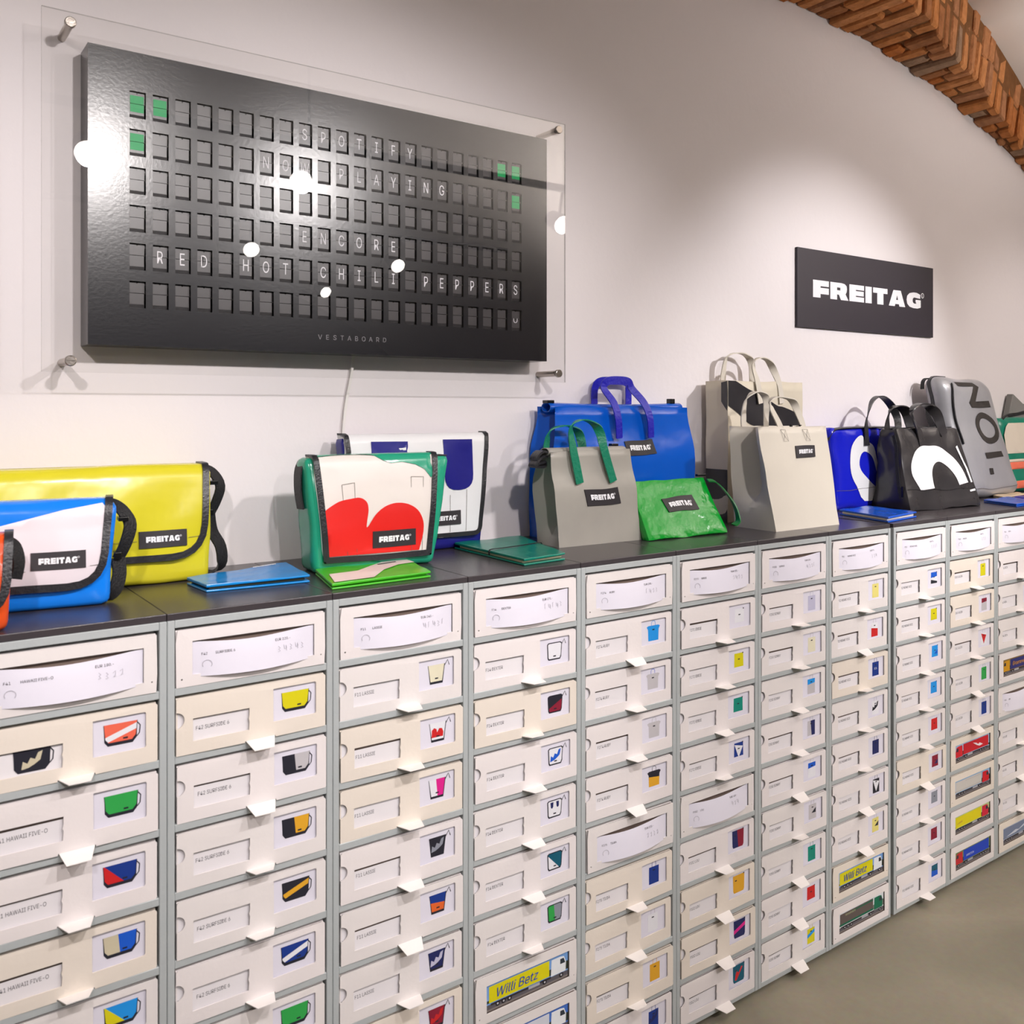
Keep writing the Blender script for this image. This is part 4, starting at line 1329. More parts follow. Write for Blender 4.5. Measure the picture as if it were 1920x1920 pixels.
# ---------------------------------------------------------------- totes
def tote(name, label, loc, rz, H, w, d, inset, ylean, m, nh=14, extra=None, lid=None, seed=1, wr=.0025, solid=.0022, xlean=None, hk=1.0):
    """w,d,inset,ylean: functions of t 0..1"""
    t_ = thing(name, label, 'bag', loc, rz)
    def pt(u, k):
        """u in 0..6 round the section: FL FR RM BR BL LM"""
        T = k
        W2, D2, I, yl = w(T) / 2, d(T) / 2, inset(T), ylean(T)
        xl = xlean(T) if xlean else 0
        C = [(-W2, -D2), (W2, -D2), (W2 - I, 0), (W2, D2), (-W2, D2), (-W2 + I, 0)]
        i = int(u) % 6
        f = u - int(u)
        a, b = C[i], C[(i + 1) % 6]
        x, y = a[0] + (b[0] - a[0]) * f, a[1] + (b[1] - a[1]) * f
        z = H * T * hk
        p = Vector((x + xl, y + yl, z))
        q = p + nz(p, 13, wr, seed)
        q.z = max(q.z, 0.0) if T > 0 else 0.0
        return q
    per = [10, 4, 4, 10, 4, 4]
    us = []
    for i in range(6):
        us += [i + k / per[i] for k in range(per[i])]
    n = len(us)
    vs, fs = [], []
    for j in range(nh + 1):
        for u in us:
            vs.append(pt(u, j / nh))
    for j in range(nh):
        for i in range(n):
            fs.append((j * n + i, j * n + (i + 1) % n, (j + 1) * n + (i + 1) % n, (j + 1) * n + i))
    fs.append(tuple(range(n))[::-1])
    body = MB().add(vs, fs, m).build('body', t_, smooth=True, ang=28, solid=solid)
    def mp(x, z, o=0.0014):
        T = z / H
        W_1 = w(T)
        xl = xlean(T) if xlean else 0
        f = (x - xl + W_1 / 2) / W_1
        f = min(.9999, max(0, f))
        p = pt(f, T)
        return p + Vector((0, -1, 0.1)).normalized() * (o + solid / 2)
    return t_, body, mp, pt

def handle(parent, pts, wid, m, side=None, name='handle', th=.003, smooth=5):
    mb = MB()
    mb.ribbon(pts, side or (0, 1, 0), wid, th, m, smooth=smooth)
    return mb.build(name, parent, smooth=True, ang=50)

# --- big blue tote
T_blue = tarp('tarp_royal_blue', (10, 88, 198), 0.17, bump=.35, bs=7)
M_violet = mat('strap_violet_blue', (36, 34, 176), 0.35, var=.08, vs=30, bump=.2, bs=120)
H_ = .330
bt, body, mp, pt = tote('tote_bag', 'big glossy blue tote bag with violet blue handles standing against the wall', (1.525, .338, CT), 0, H_,
    lambda T: .490 - .030 * sm(.62, 1, T), lambda T: .105 - .035 * sm(.5, .95, T), lambda T: .035 * sm(.0, .4, T) + .002, lambda T: .0, T_blue, seed=11, wr=.006)
# rolled closing tube on top
mb = MB()
n = 18
vs, fs = [], []
for i in range(25):
    x = -.232 + .464 * i / 24
    for k in range(n):
        a = 2 * pi * k / n
        rr = .019
        vs.append((x, .014 - rr * .95 * cos(a) - .012, .328 + rr * sin(a) * .62 - .004 * sin(pi * i / 24)))
for i in range(24):
    for k in range(n):
        fs.append((i * n + k, i * n + (k + 1) % n, (i + 1) * n + (k + 1) % n, (i + 1) * n + k))
mb.add(vs, fs, T_blue)
mb.build('rolled_top', bt, smooth=True, ang=60, solid=.0015)
mb = MB()
mb.box(-.236, -.214, -.01, .012, .338, .346, M_buckle); mb.box(.196, .212, -.008, .010, .338, .352, M_buckle)
mb.build('clip', bt, bevel=.0015)
fh = lambda x0, x1, tx0, tx1, yy, zt, za, yt: [(x0, yy, za), (x0 - .004, yy - .001, za + .05), (x0 * .6 + tx0 * .4, yy * .7 + yt * .3, za + (zt - za) * .62), (tx0, yt, zt - .018), (tx0 + .012, yt, zt), ((tx0 + tx1) / 2, yt, zt + .004), (tx1 - .012, yt, zt), (tx1, yt, zt - .018), (x1 * .6 + tx1 * .4, yy * .7 + yt * .3, za + (zt - za) * .62), (x1 - .004, yy - .001, za + .05), (x1, yy, za)]
def strapside(pts):
    """side vectors: legs lie in the front plane (x), the grip turns over (y)"""
    P_ = [Vector(p) for p in pts]
    out = []
    for i, p in enumerate(P_):
        d = (P_[min(i + 1, len(P_) - 1)] - P_[max(i - 1, 0)]).normalized()
        s_ = Vector((0, 1, 0)).cross(d)
        if i and s_.dot(out[-1]) < 0: s_ = -s_
        out.append(s_.normalized())
    return out
pts = fh(-.040, .072, -.068, .030, -.058, .395, .248, -.030)
handle(bt, pts, .021, M_violet, strapside(pts), th=.003)
pts = [(-.034, .045, .30), (-.036, .045, .37), (-.024, .040, .396), (.022, .038, .400), (.074, .040, .396), (.086, .045, .37), (.084, .045, .30)]
handle(bt, pts, .021, M_violet, strapside(pts), th=.003)
badge(body, mp, .040, .222, .098, .038, radians(1), -.2)

# --- grey tote with green handles
T_grey = mat('tarp_worn_grey', (164, 160, 152), 0.38, var=.14, vs=9, bump=.3, bs=8)
M_tgr = mat('strap_green', (16, 122, 92), 0.35, var=.08, vs=30, bump=.2, bs=120)
H_ = .225
gt, body, mp, pt = tote('tote_bag', 'small worn grey tote bag with green handles in front of the big blue tote', (1.343, .230, CT), radians(-2), H_,
    lambda T: .248 - .004 * T, lambda T: .090 - .045 * sm(.55, 1, T), lambda T: .034 * sm(.0, .25, T) - .010 * sm(.7, 1, T), lambda T: -.012 * sm(.7, 1, T), T_grey, seed=12, wr=.004, xlean=lambda T: -.022 * T)
mb = MB()
vs, fs = [], []
n = 16
for i in range(17):
    x = -.142 + .236 * i / 16
    for k in range(n):
        a = 2 * pi * k / n
        vs.append((x, -.010 - .017 * cos(a), .223 + .0085 * sin(a)))
for i in range(16):
    for k in range(n):
        fs.append((i * n + k, i * n + (k + 1) % n, (i + 1) * n + (k + 1) % n, (i + 1) * n + k))
mb.add(vs, fs, T_grey)
mb.build('rolled_top', gt, smooth=True, ang=60, solid=.0015)
mb = MB()
mb.ribbon([(-.140, -.010, .222), (-.156, -.010, .224), (-.170, -.010, .212), (-.166, -.008, .198), (-.146, -.004, .200)], (0, 1, 0), .030, .005, M_bind)
mb.ribbon([(-.140, -.006, .212), (-.154, -.008, .212), (-.172, -.012, .200), (-.176, -.012, .190), (-.150, -.006, .188), (-.142, 0, .194)], (0, 1, 0), .028, .005, M_bind)
mb.build('rolled_strap', gt, smooth=True, ang=60)
MB().box(.062, .082, -.012, .004, .229, .238, M_buckle).build('clip', gt, bevel=.0015)
pts = [(-.068, -.050, .148), (-.078, -.048, .195), (-.086, -.046, .235), (-.088, -.042, .272), (-.072, -.038, .292), (-.044, -.036, .298), (-.014, -.038, .286), (.000, -.042, .264), (.006, -.046, .234), (.018, -.048, .195), (.034, -.050, .148)]
handle(gt, pts, .022, M_tgr, [Vector((1, 0, 0)), Vector((1, 0, 0)), Vector((1, .1, 0)), Vector((1, .5, 0)), Vector((.4, 1, 0)), Vector((0, 1, 0)), Vector((-.4, 1, 0)), Vector((-1, .5, 0)), Vector((-1, .1, 0)), Vector((-1, 0, 0)), Vector((-1, 0, 0))], th=.0028)
pts = [(-.118, .018, .222), (-.110, .022, .252), (-.094, .026, .274), (-.066, .030, .282), (-.040, .030, .282), (-.016, .028, .270), (-.008, .024, .248), (-.006, .020, .224)]
handle(gt, pts, .022, M_tgr, [Vector((1, .2, 0)), Vector((1, .5, 0)), Vector((.5, 1, 0)), Vector((0, 1, 0)), Vector((0, 1, 0)), Vector((-.5, 1, 0)), Vector((-1, .5, 0)), Vector((-1, .2, 0))], th=.0028)
badge(body, mp, .004, .112, .104, .040, radians(1), -.22)

# --- green pouch leaning
T_green = tarp('tarp_leaf_green', (4, 150, 44), 0.16, bump=.5, bs=22)
M_gs = mat('strap_leaf_green', (10, 118, 48), 0.4, var=.05, vs=30)
pt_ = thing('clutch_pouch', 'glossy green clutch pouch with wrist strap leaning against the tote bags', 'pouch', (1.594, .135, CT), radians(-3), rx=0)
LE = radians(-26)
W_, D_, H_ = .268, .026, .160
def fnp(p):
    k = p.z / H_
    q = Vector(p)
    q.x = p.x * (1 - .04 * k) - .012 * k
    q.y *= 1 - .3 * k
    q += nz(p, 18, .0035, 21)
    z, y = q.z, q.y + D_ / 2
    return Vector((q.x, y * cos(LE) - z * sin(LE), max(0.0006, z * cos(LE) + y * sin(LE) + .002)))
vs, fs = rbox(W_, D_, H_, .006, fnp, (24, 4, 14))
body = MB().add(vs, fs, T_green).build('body', pt_, smooth=True, ang=45)
mb = MB()   # second, folded layer seen along the left side
vs, fs = rbox(W_ - .006, .010, H_ - .008, .004, lambda p: fnp(Vector((p.x + .004, p.y + .021, p.z))), (20, 2, 12))
MB().add(vs, fs, T_green).build('back_layer', pt_, smooth=True, ang=45)
fmp = front_map(W_, D_, H_, .006, fnp)
badge(body, fmp, .010, .090, .106, .038, radians(1.5), -.2)
pts = [(.118, .060, .135), (.136, .052, .132), (.152, .035, .110), (.166, .012, .072), (.164, -.004, .034), (.148, -.004, .022)]
handle(pt_, pts, .018, M_gs, (.3, 1, .3), name='wrist_strap')
MB().box(.088, .118, .066, .076, .146, .152, M_buckle).build('zip_pull', pt_, bevel=.001)

# --- big cream paper style tote with black swoosh
C_cream = mat('canvas_cream', (212, 203, 184), 0.6, spec=.3, var=.04, vs=8, bump=.15, bs=12)
C_cream2 = mat('canvas_cream_light', (212, 205, 192), 0.5, spec=.35, var=.03, vs=8, bump=.15, bs=12)
T_black = tarp('tarp_black', (44, 43, 47), 0.22, var=.12)
H_ = .405
ct, body, mp, pt = tote('tote_bag', 'tall cream tote bag with a black curved band, against the wall', (2.078, .334, CT), 0, H_,
    lambda T: .335, lambda T: .082, lambda T: .006 * sm(.1, 1, T), lambda T: .0, C_cream, seed=13, wr=.004)
mb = MB()
mb.decal([(-.167, .404), (-.137, .404)] + spline([(-.130, .402), (-.082, .384), (-.027, .367), (.043, .335), (.083, .328), (.167, .298)]) + spline([(.167, .255), (.10, .258), (.0, .260), (-.03, .266), (-.087, .285), (-.13, .315), (-.167, .335)]), lambda a, b: mp(a, b, .0012), T_black, .014)
mb.build('black_band', body, smooth=True)
mb = MB()   # side face: band wrap and black base
sx = -.168
mb.add([(sx - .0022, -.041, .318), (sx - .0016, -.018, .345), (sx - .0016, -.018, .400), (sx - .0022, -.041, .404)], [(0, 1, 2, 3)], T_black)
mb.build('side_print', body)
mb = MB()
mb.add([(sx - .0022, -.041, .0), (sx - .0022, .041, .0), (sx - .0012, .041, .150), (sx - .0012, -.041, .150)], [(0, 1, 2, 3)], T_black)
mb.build('side_print', body)
pts = [(-.03, -.046, .34), (-.042, -.044, .40), (-.055, -.038, .450), (-.025, -.034, .474), (.015, -.034, .468), (.04, -.038, .435), (.056, -.044, .395), (.065, -.046, .34)]
handle(ct, pts, .021, C_cream2, [Vector((1, 0, 0)), Vector((1, 0, 0)), Vector((1, .4, 0)), Vector((0, 1, 0)), Vector((0, 1, 0)), Vector((-1, .4, 0)), Vector((-1, 0, 0)), Vector((-1, 0, 0))])
pts = [(-.105, .036, .36), (-.103, .034, .42), (-.095, .03, .470), (-.060, .028, .490), (-.010, .028, .486), (.02, .03, .455), (.025, .034, .36)]
handle(ct, pts, .021, C_cream2, [Vector((1, 0, 0)), Vector((1, 0, 0)), Vector((1, .4, 0)), Vector((0, 1, 0)), Vector((0, 1, 0)), Vector((-1, .4, 0)), Vector((-1, 0, 0))])

# --- cream tote in front
H_ = .276
jt, body, mp, pt = tote('tote_bag', 'cream tote bag like a stiff paper carrier with small black badge, near counter edge', (1.992, .150, CT), radians(0), H_,
    lambda T: .270 + .022 * T, lambda T: .140 - .045 * T, lambda T: .0 + .050 * sm(.18, .42, T), lambda T: .016 * T, C_cream2, seed=14, wr=.003, xlean=lambda T: -.018 * T)
badge(body, mp, .022, .207, .083, .033)
for xx, k in ((-.045, 1), (.045, 1)):
    mb = MB()
    for a in ([(xx - .010, .268), (xx + .012, .268), (xx + .020, .236), (xx + .000, .236), (xx - .010, .268)], [(xx - .009, .266), (xx + .018, .238)], [(xx + .011, .266), (xx + .002, .238)]):
        Q = [mp(p[0] - .018, p[1], .0016) for p in a]
        mb.ribbon(Q, (0, 1, 0), .0002, .0007, M_seam, smooth=1)
    mb.build('stitching', body)
pts = [(-.062, -.030, .240), (-.068, -.030, .275), (-.100, -.026, .325), (-.098, -.022, .345), (-.075, -.020, .356), (-.030, -.020, .354), (-.005, -.022, .345), (.010, -.026, .318), (.030, -.030, .275), (.036, -.030, .240)]
handle(jt, pts, .020, C_cream2, [Vector((1, 0, 0)), Vector((1, 0, 0)), Vector((1, .2, 0)), Vector((.6, 1, 0)), Vector((0, 1, 0)), Vector((0, 1, 0)), Vector((-.6, 1, 0)), Vector((-1, .2, 0)), Vector((-1, 0, 0)), Vector((-1, 0, 0))])
pts = [(-.118, .052, .250), (-.121, .052, .300), (-.115, .050, .342), (-.091, .046, .368), (-.058, .044, .370), (-.033, .046, .350), (-.029, .050, .300), (-.029, .050, .250)]
handle(jt, pts, .020, C_cream2, [Vector((1, 0, 0)), Vector((1, 0, 0)), Vector((1, .4, 0)), Vector((0, 1, 0)), Vector((0, 1, 0)), Vector((-1, .4, 0)), Vector((-1, 0, 0)), Vector((-1, 0, 0))])
mb = MB()
for xx in (-.02, .02):
    mb.cyl((xx, -.030, .276), (xx, -.026, .279), .004, .004, M_buckle, 10)
mb.build('snap', jt)

# --- blue holdall with white swirl
T_ultra = tarp('tarp_ultramarine', (26, 34, 190), 0.16, bump=.5, bs=9)
W_, D_, H_ = .42, .10, .262
def fnk(p):
    k = p.z / H_
    q = Vector(p)
    q.x *= 1 - .06 * (1 - k)
    q.y *= 1 - .35 * k
    q += nz(p, 12, .006, 31)
    q.z = max(.0006, q.z)
    return q
kt = thing('shoulder_bag', 'shiny ultramarine shoulder bag with a white swirl, behind the black bag', 'bag', (2.60, .330, CT), 0)
vs, fs = rbox(W_, D_, H_, .022, fnk, (28, 8, 18))
body = MB().add(vs, fs, T_ultra).build('body', kt, smooth=True, ang=60)
fmk = front_map(W_, D_, H_, .022, fnk)
mb = MB()
mb.decal(smooth_loop([(-.055, .028), (-.095, .075), (-.118, .120), (-.118, .165), (-.100, .205), (-.070, .235), (-.045, .238), (-.030, .215), (-.005, .212), (.015, .195), (.028, .150), (.030, .115), (.018, .118), (.005, .160), (-.015, .180), (-.040, .186), (-.060, .170), (-.068, .145), (-.055, .118), (-.020, .090), (.03, .055), (.06, .028)], 3), lambda a, b: fmk(a, b, .0016), T_white, .012)
mb.build('white_swirl', body, smooth=True)
mb = MB()
Q = [fmk(-.20 + .40 * i / 12, .066, .0018) for i in range(13)]
mb.ribbon(Q, (0, 0, 1), .0012, .0006, M_seam, smooth=1)
mb.build('seam', body)
mb = MB()
mb.ribbon([(-.205, -.018, .225), (-.19, -.026, .252), (-.15, -.026, .262), (0, -.026, .264), (.15, -.026, .262)], (0, 1, .3), .012, .003, M_bind)
mb.build('zip', kt, smooth=True)
pts = [(-.025, -.042, .205), (-.022, -.036, .262), (.000, -.028, .305), (.035, -.022, .352), (.085, -.020, .366), (.140, -.022, .336), (.168, -.028, .290), (.160, -.036, .240)]
handle(kt, pts, .026, M_bind, [Vector((1, .1, 0)), Vector((1, .2, 0)), Vector((1, .7, 0)), Vector((.5, 1, 0)), Vector((0, 1, 0)), Vector((-.6, 1, 0)), Vector((-1, .5, 0)), Vector((-1, .1, 0))])

# --- black bag with white arch
T_coal = mat('tarp_coal', (50, 48, 50), 0.24, var=.25, vs=12, bump=.5, bs=10)
W_, D_, H_ = .375, .150, .262
def fnl(p):
    k = p.z / H_
    q = Vector(p)
    q.x *= 1 - .16 * k
    q.x += -.016 * k
    q.y = q.y * (1 - .58 * k) + .020 * k
    q += nz(p, 13, .007, 41)
    q.z = max(.0006, q.z)
    return q
lt = thing('zip_top_bag', 'black zip top bag with a bold white arch, in front of the blue shoulder bag', 'bag', (2.770, .195, CT), radians(-5))
vs, fs = rbox(W_, D_, H_, .012, fnl, (26, 10, 18))
body = MB().add(vs, fs, T_coal).build('body', lt, smooth=True, ang=40)
fml = front_map(W_, D_, H_, .012, fnl)
A_ = [(-.122, .064), (-.148, .110), (-.142, .150), (-.110, .182), (-.060, .202), (-.010, .206), (.030, .203), (.075, .186), (.108, .158), (.130, .118), (.144, .080), (.092, .072), (.082, .100), (.060, .132), (.030, .148), (.000, .148), (-.025, .136), (-.042, .115), (-.046, .095), (-.042, .066)]
mb = MB()
mb.decal(spline(A_[:11]) + spline(A_[11:]), lambda a, b: fml(a, b, .0016), T_white, .012)
mb.decal([(.132, .196), (.142, .200), (.158, .150), (.164, .120), (.170, .078), (.160, .078), (.152, .120)], lambda a, b: fml(a, b, .0016), T_white, .012)
mb.decal([(.140, .050), (.172, .052), (.172, .058), (.140, .056)], lambda a, b: fml(a, b, .0016), T_white, .012)
mb.build('white_arch', body, smooth=True)
mb = MB()
Q = [fml(-.18 + .36 * i / 12, .066 - .0004 * i, .0016) for i in range(13)]
mb.ribbon(Q, (0, 0, 1), .0012, .001, M_bind, smooth=1)
mb.build('seam', body)
mb = MB()
mb.ribbon([fnl(Vector((-W_ / 2 - .002, -.045, z))) for z in (.04, .08, .12, .16, .20, .24)], (0, 1, 0), .012, .003, M_web)
mb.ribbon([fnl(Vector((-.18 + .36 * i / 8, -.02, H_ + .001))) for i in range(9)], (0, 1, 0), .010, .003, M_web)
mb.box(-.192, -.184, -.05, -.044, .045, .078, M_buckle)
mb.build('zip', lt, smooth=True)
pts = [(-.056, -.022, .205), (-.066, -.016, .250), (-.092, -.008, .300), (-.070, -.004, .332), (-.020, -.002, .340), (.030, -.008, .312), (.050, -.016, .262), (.060, -.020, .238)]
handle(lt, pts, .034, T_coal, [Vector((1, 0, 0)), Vector((1, .2, 0)), Vector((1, .8, 0)), Vector((.3, 1, 0)), Vector((0, 1, 0)), Vector((-1, .8, 0)), Vector((-1, .2, 0)), Vector((-1, 0, 0))], th=.004)
pts = [(-.150, .040, .240), (-.140, .046, .280), (-.120, .050, .318), (-.080, .052, .334), (-.040, .052, .315), (-.025, .046, .270), (-.020, .040, .240)]
handle(lt, pts, .034, T_coal, [Vector((1, 0, 0)), Vector((1, .4, 0)), Vector((1, .9, 0)), Vector((0, 1, 0)), Vector((-1, .9, 0)), Vector((-1, .4, 0)), Vector((-1, 0, 0))], th=.004)

# --- silver backpack
T_silver = mat('tarp_silver', (168, 168, 172), 0.3, metal=.25, var=.12, vs=10, bump=.35, bs=9)
M_anth = mat('print_anthracite', (58, 54, 52), 0.4, spec=.3, var=.05, vs=40)
W_, D_, H_ = .375, .115, .440
def fns(p):
    k = p.z / H_
    q = Vector(p)
    q.x = q.x * (1 - .10 * k) - .105 * k
    q.y = q.y * (1 - .25 * k) + .055 * k
    q.z += -.012 * (p.x / W_ + .5) * k
    q += nz(p, 9, .008, 51)
    q.z = max(.0006, q.z)
    return q
st = thing('backpack', 'tall silver grey backpack with large anthracite letters leaning against the wall', 'backpack', (3.275, .270, CT), 0)
RS = .048
vs, fs = rbox(W_, D_, H_, RS, fns, (26, 10, 28))
body = MB().add(vs, fs, T_silver).build('body', st, smooth=True, ang=60)
fms = front_map(W_, D_, H_, RS, fns)
mb = MB()
def dec(P_):
    mb.decal(P_, lambda a, b: fms(a, b, .0018), M_anth, .014)
# letters turned a quarter: N, O, exclamation mark
dec([(-.062, .418), (.070, .412), (.070, .390), (.082, .360), (.070, .362), (.055, .388), (-.045, .392)][:0] + [(-.085, .434), (.050, .432), (.078, .408), (.020, .356), (.122, .360), (.124, .338), (-.020, .334), (-.030, .354), (.040, .412), (-.070, .414)])
ro = [(.052 + .078 * cos(a), .258 + .058 * sin(a)) for a in [2 * pi * k / 24 for k in range(24)]]
ri = [(.052 + .052 * cos(a), .258 + .036 * sin(a)) for a in [2 * pi * k / 24 for k in range(24)]]
v2, f2 = cdt([ro, ri], None, True)
mb.add([fms(a, b, .0018) for a, b in v2], f2, M_anth)
dec([(-.020, .168), (.105, .172), (.110, .150), (-.016, .146)])
dec([(-.012, .112), (.014, .112), (.014, .090), (-.012, .090)])
mb.build('letters', body, smooth=True)
mb = MB()
Q = [fms(-.17 + .34 * i / 12, .036, .0016) for i in range(13)]
mb.ribbon(Q, (0, 0, 1), .0012, .0008, M_seam, smooth=1)
mb.build('seam', body)
mb = MB()
zl = [fms(-W_ / 2 + .034 + (.03 * (k / 9) ** 4), .20 + .215 * k / 9, .003) for k in range(10)]
mb.ribbon(zl, (1, .3, 0), .013, .003, M_bind, smooth=2)
zl = [fns(rnd_(Vector((-W_ / 2, .010, .26 + .17 * k / 7)), W_, D_, H_, RS)) + Vector((-.002, 0, .002)) for k in range(8)] + [fns(rnd_(Vector((-W_ / 2 + .04 * k, .010, H_)), W_, D_, H_, RS)) + Vector((0, 0, .002)) for k in range(1, 4)]
mb.ribbon(zl, (0, 1, 0), .011, .003, M_bind, smooth=2)
mb.build('zip', st, smooth=True)
pts = [(-.275, .080, .395), (-.268, .082, .420), (-.250, .084, .432), (-.228, .084, .434), (-.205, .082, .425)]
handle(st, pts, .014, M_web, (0, 1, 0), name='grab_handle')
pts = [(-.29, .045, .34), (-.31, .03, .30), (-.315, .01, .25), (-.30, 0.0, .20)]
handle(st, pts, .030, M_web, (0.2, 1, 0), name='shoulder_strap')

# --- teal backpack at the right edge
T_teal = tarp('tarp_teal', (18, 130, 106), 0.3)
T_cr = tarp('tarp_cream_panel', (222, 212, 196), 0.4)
T_sal = tarp('tarp_salmon', (236, 118, 92), 0.4)
W_, D_, H_ = .33, .10, .290
def fnt(p):
    k = p.z / H_
    q = Vector(p)
    q.x = q.x * (1 - .08 * k) - .02 * k
    q.y = q.y * (1 - .3 * k) + .02 * k
    q += nz(p, 10, .005, 61)
    q.z = max(.0006, q.z)
    return q
nt_ = thing('backpack', 'teal backpack with cream and salmon panels cut by the right edge', 'backpack', (3.628, .325, CT), 0)
vs, fs = rbox(W_, D_, H_, .035, fnt, (40, 14, 36))
body = MB().add(vs, fs, T_teal).build('body', nt_, smooth=True, ang=60)
fmt = front_map(W_, D_, H_, .035, fnt)
for P_, m_ in (([(-.140, .152), (-.140, .225), (-.122, .255), (-.095, .270), (.12, .270), (.12, .152)], T_cr), ([(-.142, .118), (.12, .118), (.12, .130), (-.142, .128)], T_cr), ([(-.144, .090), (.12, .090), (.12, .117), (-.142, .117)], T_sal), ([(-.135, .030), (-.10, .018), (.12, .018), (.12, .048), (-.10, .048)], T_sal)):
    mb = MB()
    mb.decal(P_, lambda a, b: fmt(a, b, .0045), m_, .010)
    mb.build('colour_panel', body, smooth=True)
mb = MB()
mb.ribbon([(-.170, .02, .235), (-.182, .015, .215), (-.180, .0, .19), (-.150, -.02, .12), (-.15, -.02, .06)], (0, 1, 0), .012, .003, M_web)
mb.build('strap', nt_, smooth=True)
mb = MB()
mb.ribbon([(-.13, .0, .268), (-.10, 0, .292), (-.05, 0, .305), (.05, 0, .308)], (0, 1, 0), .010, .003, M_web)
mb.build('zip', nt_, smooth=True)
gf = thing('grey_bag', 'grey pointed bag corner standing behind the teal backpack', 'bag', (3.80, .380, CT), 0)
M_gflap = mat('grey_fabric', (132, 130, 128), 0.6, var=.05, vs=20)
mb = MB()
mb.plate([[(-.17, 0), (.15, 0), (.15, .34), (-.03, .345), (-.112, .385), (-.145, .30), (-.165, .15)]], -.012, .014, M_gflap)
mb.build('body', gf, bevel=.003)
mb = MB(); mb.plate([[(-.16, .29), (-.02, .305), (.1, .31), (.1, .322), (-.02, .318), (-.155, .300)]], -.018, -.012, M_bind); mb.build('trim_strip', gf)

# ---------------------------------------------------------------- small leather goods
def quadmap(c4):
    """bilinear map of unit square on the counter corners: near-left, near-right, far-right, far-left"""
    c4 = [Vector((a, b, 0)) for a, b in c4]
    return lambda u, v: (c4[0] * (1 - u) + c4[1] * u) * (1 - v) + (c4[3] * (1 - u) + c4[2] * u) * v
def slab(q, z0, z1, inset, m, parent, name, u0=0, u1=1, v0=0, v1=1, wob=0.0, round_side=None):
    n = 10
    mb = MB()
    vs = []
    for k, z in ((0, z0), (1, z1)):
        for j in range(n + 1):
            for i in range(n + 1):
                u, v = u0 + (u1 - u0) * i / n, v0 + (v1 - v0) * j / n
                p = q(u, v)
                zz = z(u, v) if callable(z) else z
                vs.append((p.x, p.y, zz + (wob * noise.noise(Vector((u * 3, v * 3, 5))) if k else 0)))
    N_ = (n + 1) ** 2
    fs = []
    for j in range(n):
        for i in range(n):
            a = j * (n + 1) + i
            fs.append((a, a + n + 1, a + n + 2, a + 1))
            fs.append((N_ + a, N_ + a + 1, N_ + a + n + 2, N_ + a + n + 1))
    for i in range(n):
        a, b = i, n * (n + 1) + i
        fs += [(a, a + 1, N_ + a + 1, N_ + a), (b, N_ + b, N_ + b + 1, b + 1)]
        a, b = i * (n + 1), i * (n + 1) + n
        fs += [(a, N_ + a, N_ + a + n + 1, a + n + 1), (b, b + n + 1, N_ + b + n + 1, N_ + b)]
    mb.add(vs, fs, m)
    return mb.build(name, parent, bevel=.0012, seg=2)
def wallet(name, label, c4, m, m_in, thick=.016, stripe=None, gape=.5):
    t_ = thing(name, label, 'wallet' if name == 'long_wallet' else 'notebook', (c4[0][0], c4[0][1], CT))
    rel = [(a - c4[0][0], b - c4[0][1]) for a, b in c4]
    q = quadmap(rel)
    slab(q, 0.0005, 0.0040, 0, m, t_, 'lower_cover')
    slab(q, lambda u, v: .0045, lambda u, v: thick * .55, 0, m_in, t_, 'inner_pages', .03, .96, .04, .95)
    slab(q, lambda u, v: thick * .6 - .002 * (1 - u), lambda u, v: thick * .6 + .003 + .001 * u, 0, m, t_, 'upper_cover', wob=.002)
    return t_, q
T_az = tarp('tarp_cyan_blue', (16, 138, 216), 0.2)
M_dark = mat('lining_dark', (48, 52, 34), 0.7, var=.1, vs=40)
t, q = wallet('long_wallet', 'flat light blue long wallet lying right of the yellow messenger bag', [(.385, .137), (.572, .122), (.590, .285), (.378, .232)], T_az, M_dark, .018)
mb = MB(); mb.add([q(.62, .86) + Vector((0, 0, .0172)), q(.86, .86) + Vector((0, 0, .0176)), q(.86, .90) + Vector((0, 0, .0178)), q(.62, .90) + Vector((0, 0, .0172))], [(0, 1, 2, 3)], M_white); mb.build('imprint', t)
T_lime = tarp('tarp_lime_green', (76, 190, 40), 0.3)
t, q = wallet('long_wallet', 'flat lime green long wallet with a white wave lying in front of the green satchel', [(.575, .030), (.782, .036), (.815, .185), (.612, .190)], T_lime, T_lime, .014)
mb = MB()
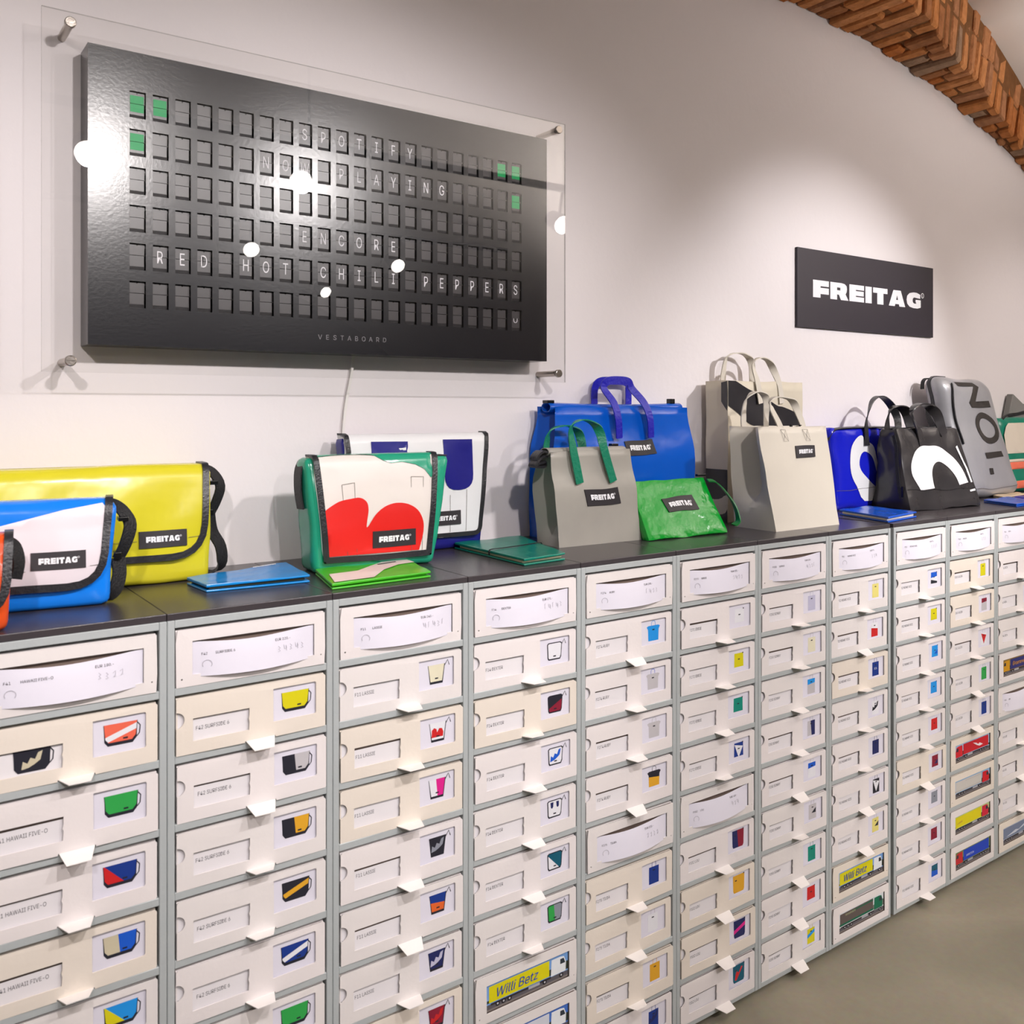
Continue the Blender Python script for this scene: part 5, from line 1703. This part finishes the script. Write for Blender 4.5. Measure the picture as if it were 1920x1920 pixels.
wv = [(.03, .03), (.42, .05), (.60, .42), (.80, .62), (1.0, .70), (.96, .98), (.72, .98), (.52, .78), (.36, .56), (.06, .52)]
zz = lambda u, v: .0084 + .003 + .001 * u + .002 * noise.noise(Vector((u * 3, v * 3, 5))) + .0014
mb.decal(wv, lambda a, b: q(a, b) + Vector((0, 0, zz(a, b))), T_off, .08)
mb.build('white_wave', t)
mb = MB()
mb.decal([(.62, .80), (.82, .80), (.82, .86), (.62, .86)], lambda a, b: q(a, b) + Vector((0, 0, zz(a, b) + .0004)), M_badge); mb.build('imprint', t)
T_dg = tarp('tarp_dark_teal', (4, 124, 104), 0.25)
M_pages = mat('page_block', (226, 214, 182), 0.8, var=.12, vs=150, stretch=(1, 1, 20))
t, q = wallet('notebook', 'dark green notebook closed with a black elastic, between satchel and grey tote', [(1.004, .036), (1.120, .046), (1.200, .320), (1.010, .318)], T_dg, M_pages, .020)
Q = [q(u, .46 + .06 * u) + Vector((0, 0, .0175)) for u in (-.005, .25, .5, .75, 1.005)]
mb = MB(); mb.ribbon([Q[0] - Vector((.001, 0, .012))] + Q + [Q[-1] + Vector((.001, 0, -.012))], (0, 1, 0), .004, .0012, M_web, smooth=3); mb.build('elastic', t)
T_bb = tarp('tarp_bright_blue', (16, 88, 206), 0.2)
M_pg2 = mat('page_block_ivory', (232, 226, 208), 0.8, var=.08, vs=150)
t, q = wallet('notebook', 'bright blue notebook with ivory pages lying in front of the blue shoulder bag', [(2.275, .022), (2.465, .050), (2.50, .235), (2.335, .225)], T_bb, M_pg2, .022)
t, q = wallet('long_wallet', 'bright blue wallet lying right of the black bag', [(3.005, .022), (3.175, .030), (3.24, .165), (3.060, .160)], T_bb, T_bb, .012)
t, q = wallet('long_wallet', 'violet blue wallet lying at the right edge of the counter', [(3.19, .015), (3.36, .02), (3.42, .15), (3.25, .15)], tarp('tarp_violet', (44, 48, 190), .25), M_dark, .014)
t, q = wallet('long_wallet', 'beige wallet lying behind the two blue wallets at the right', [(3.22, .175), (3.40, .18), (3.45, .235), (3.26, .23)], tarp('tarp_beige', (222, 200, 168), .35), M_dark, .012)
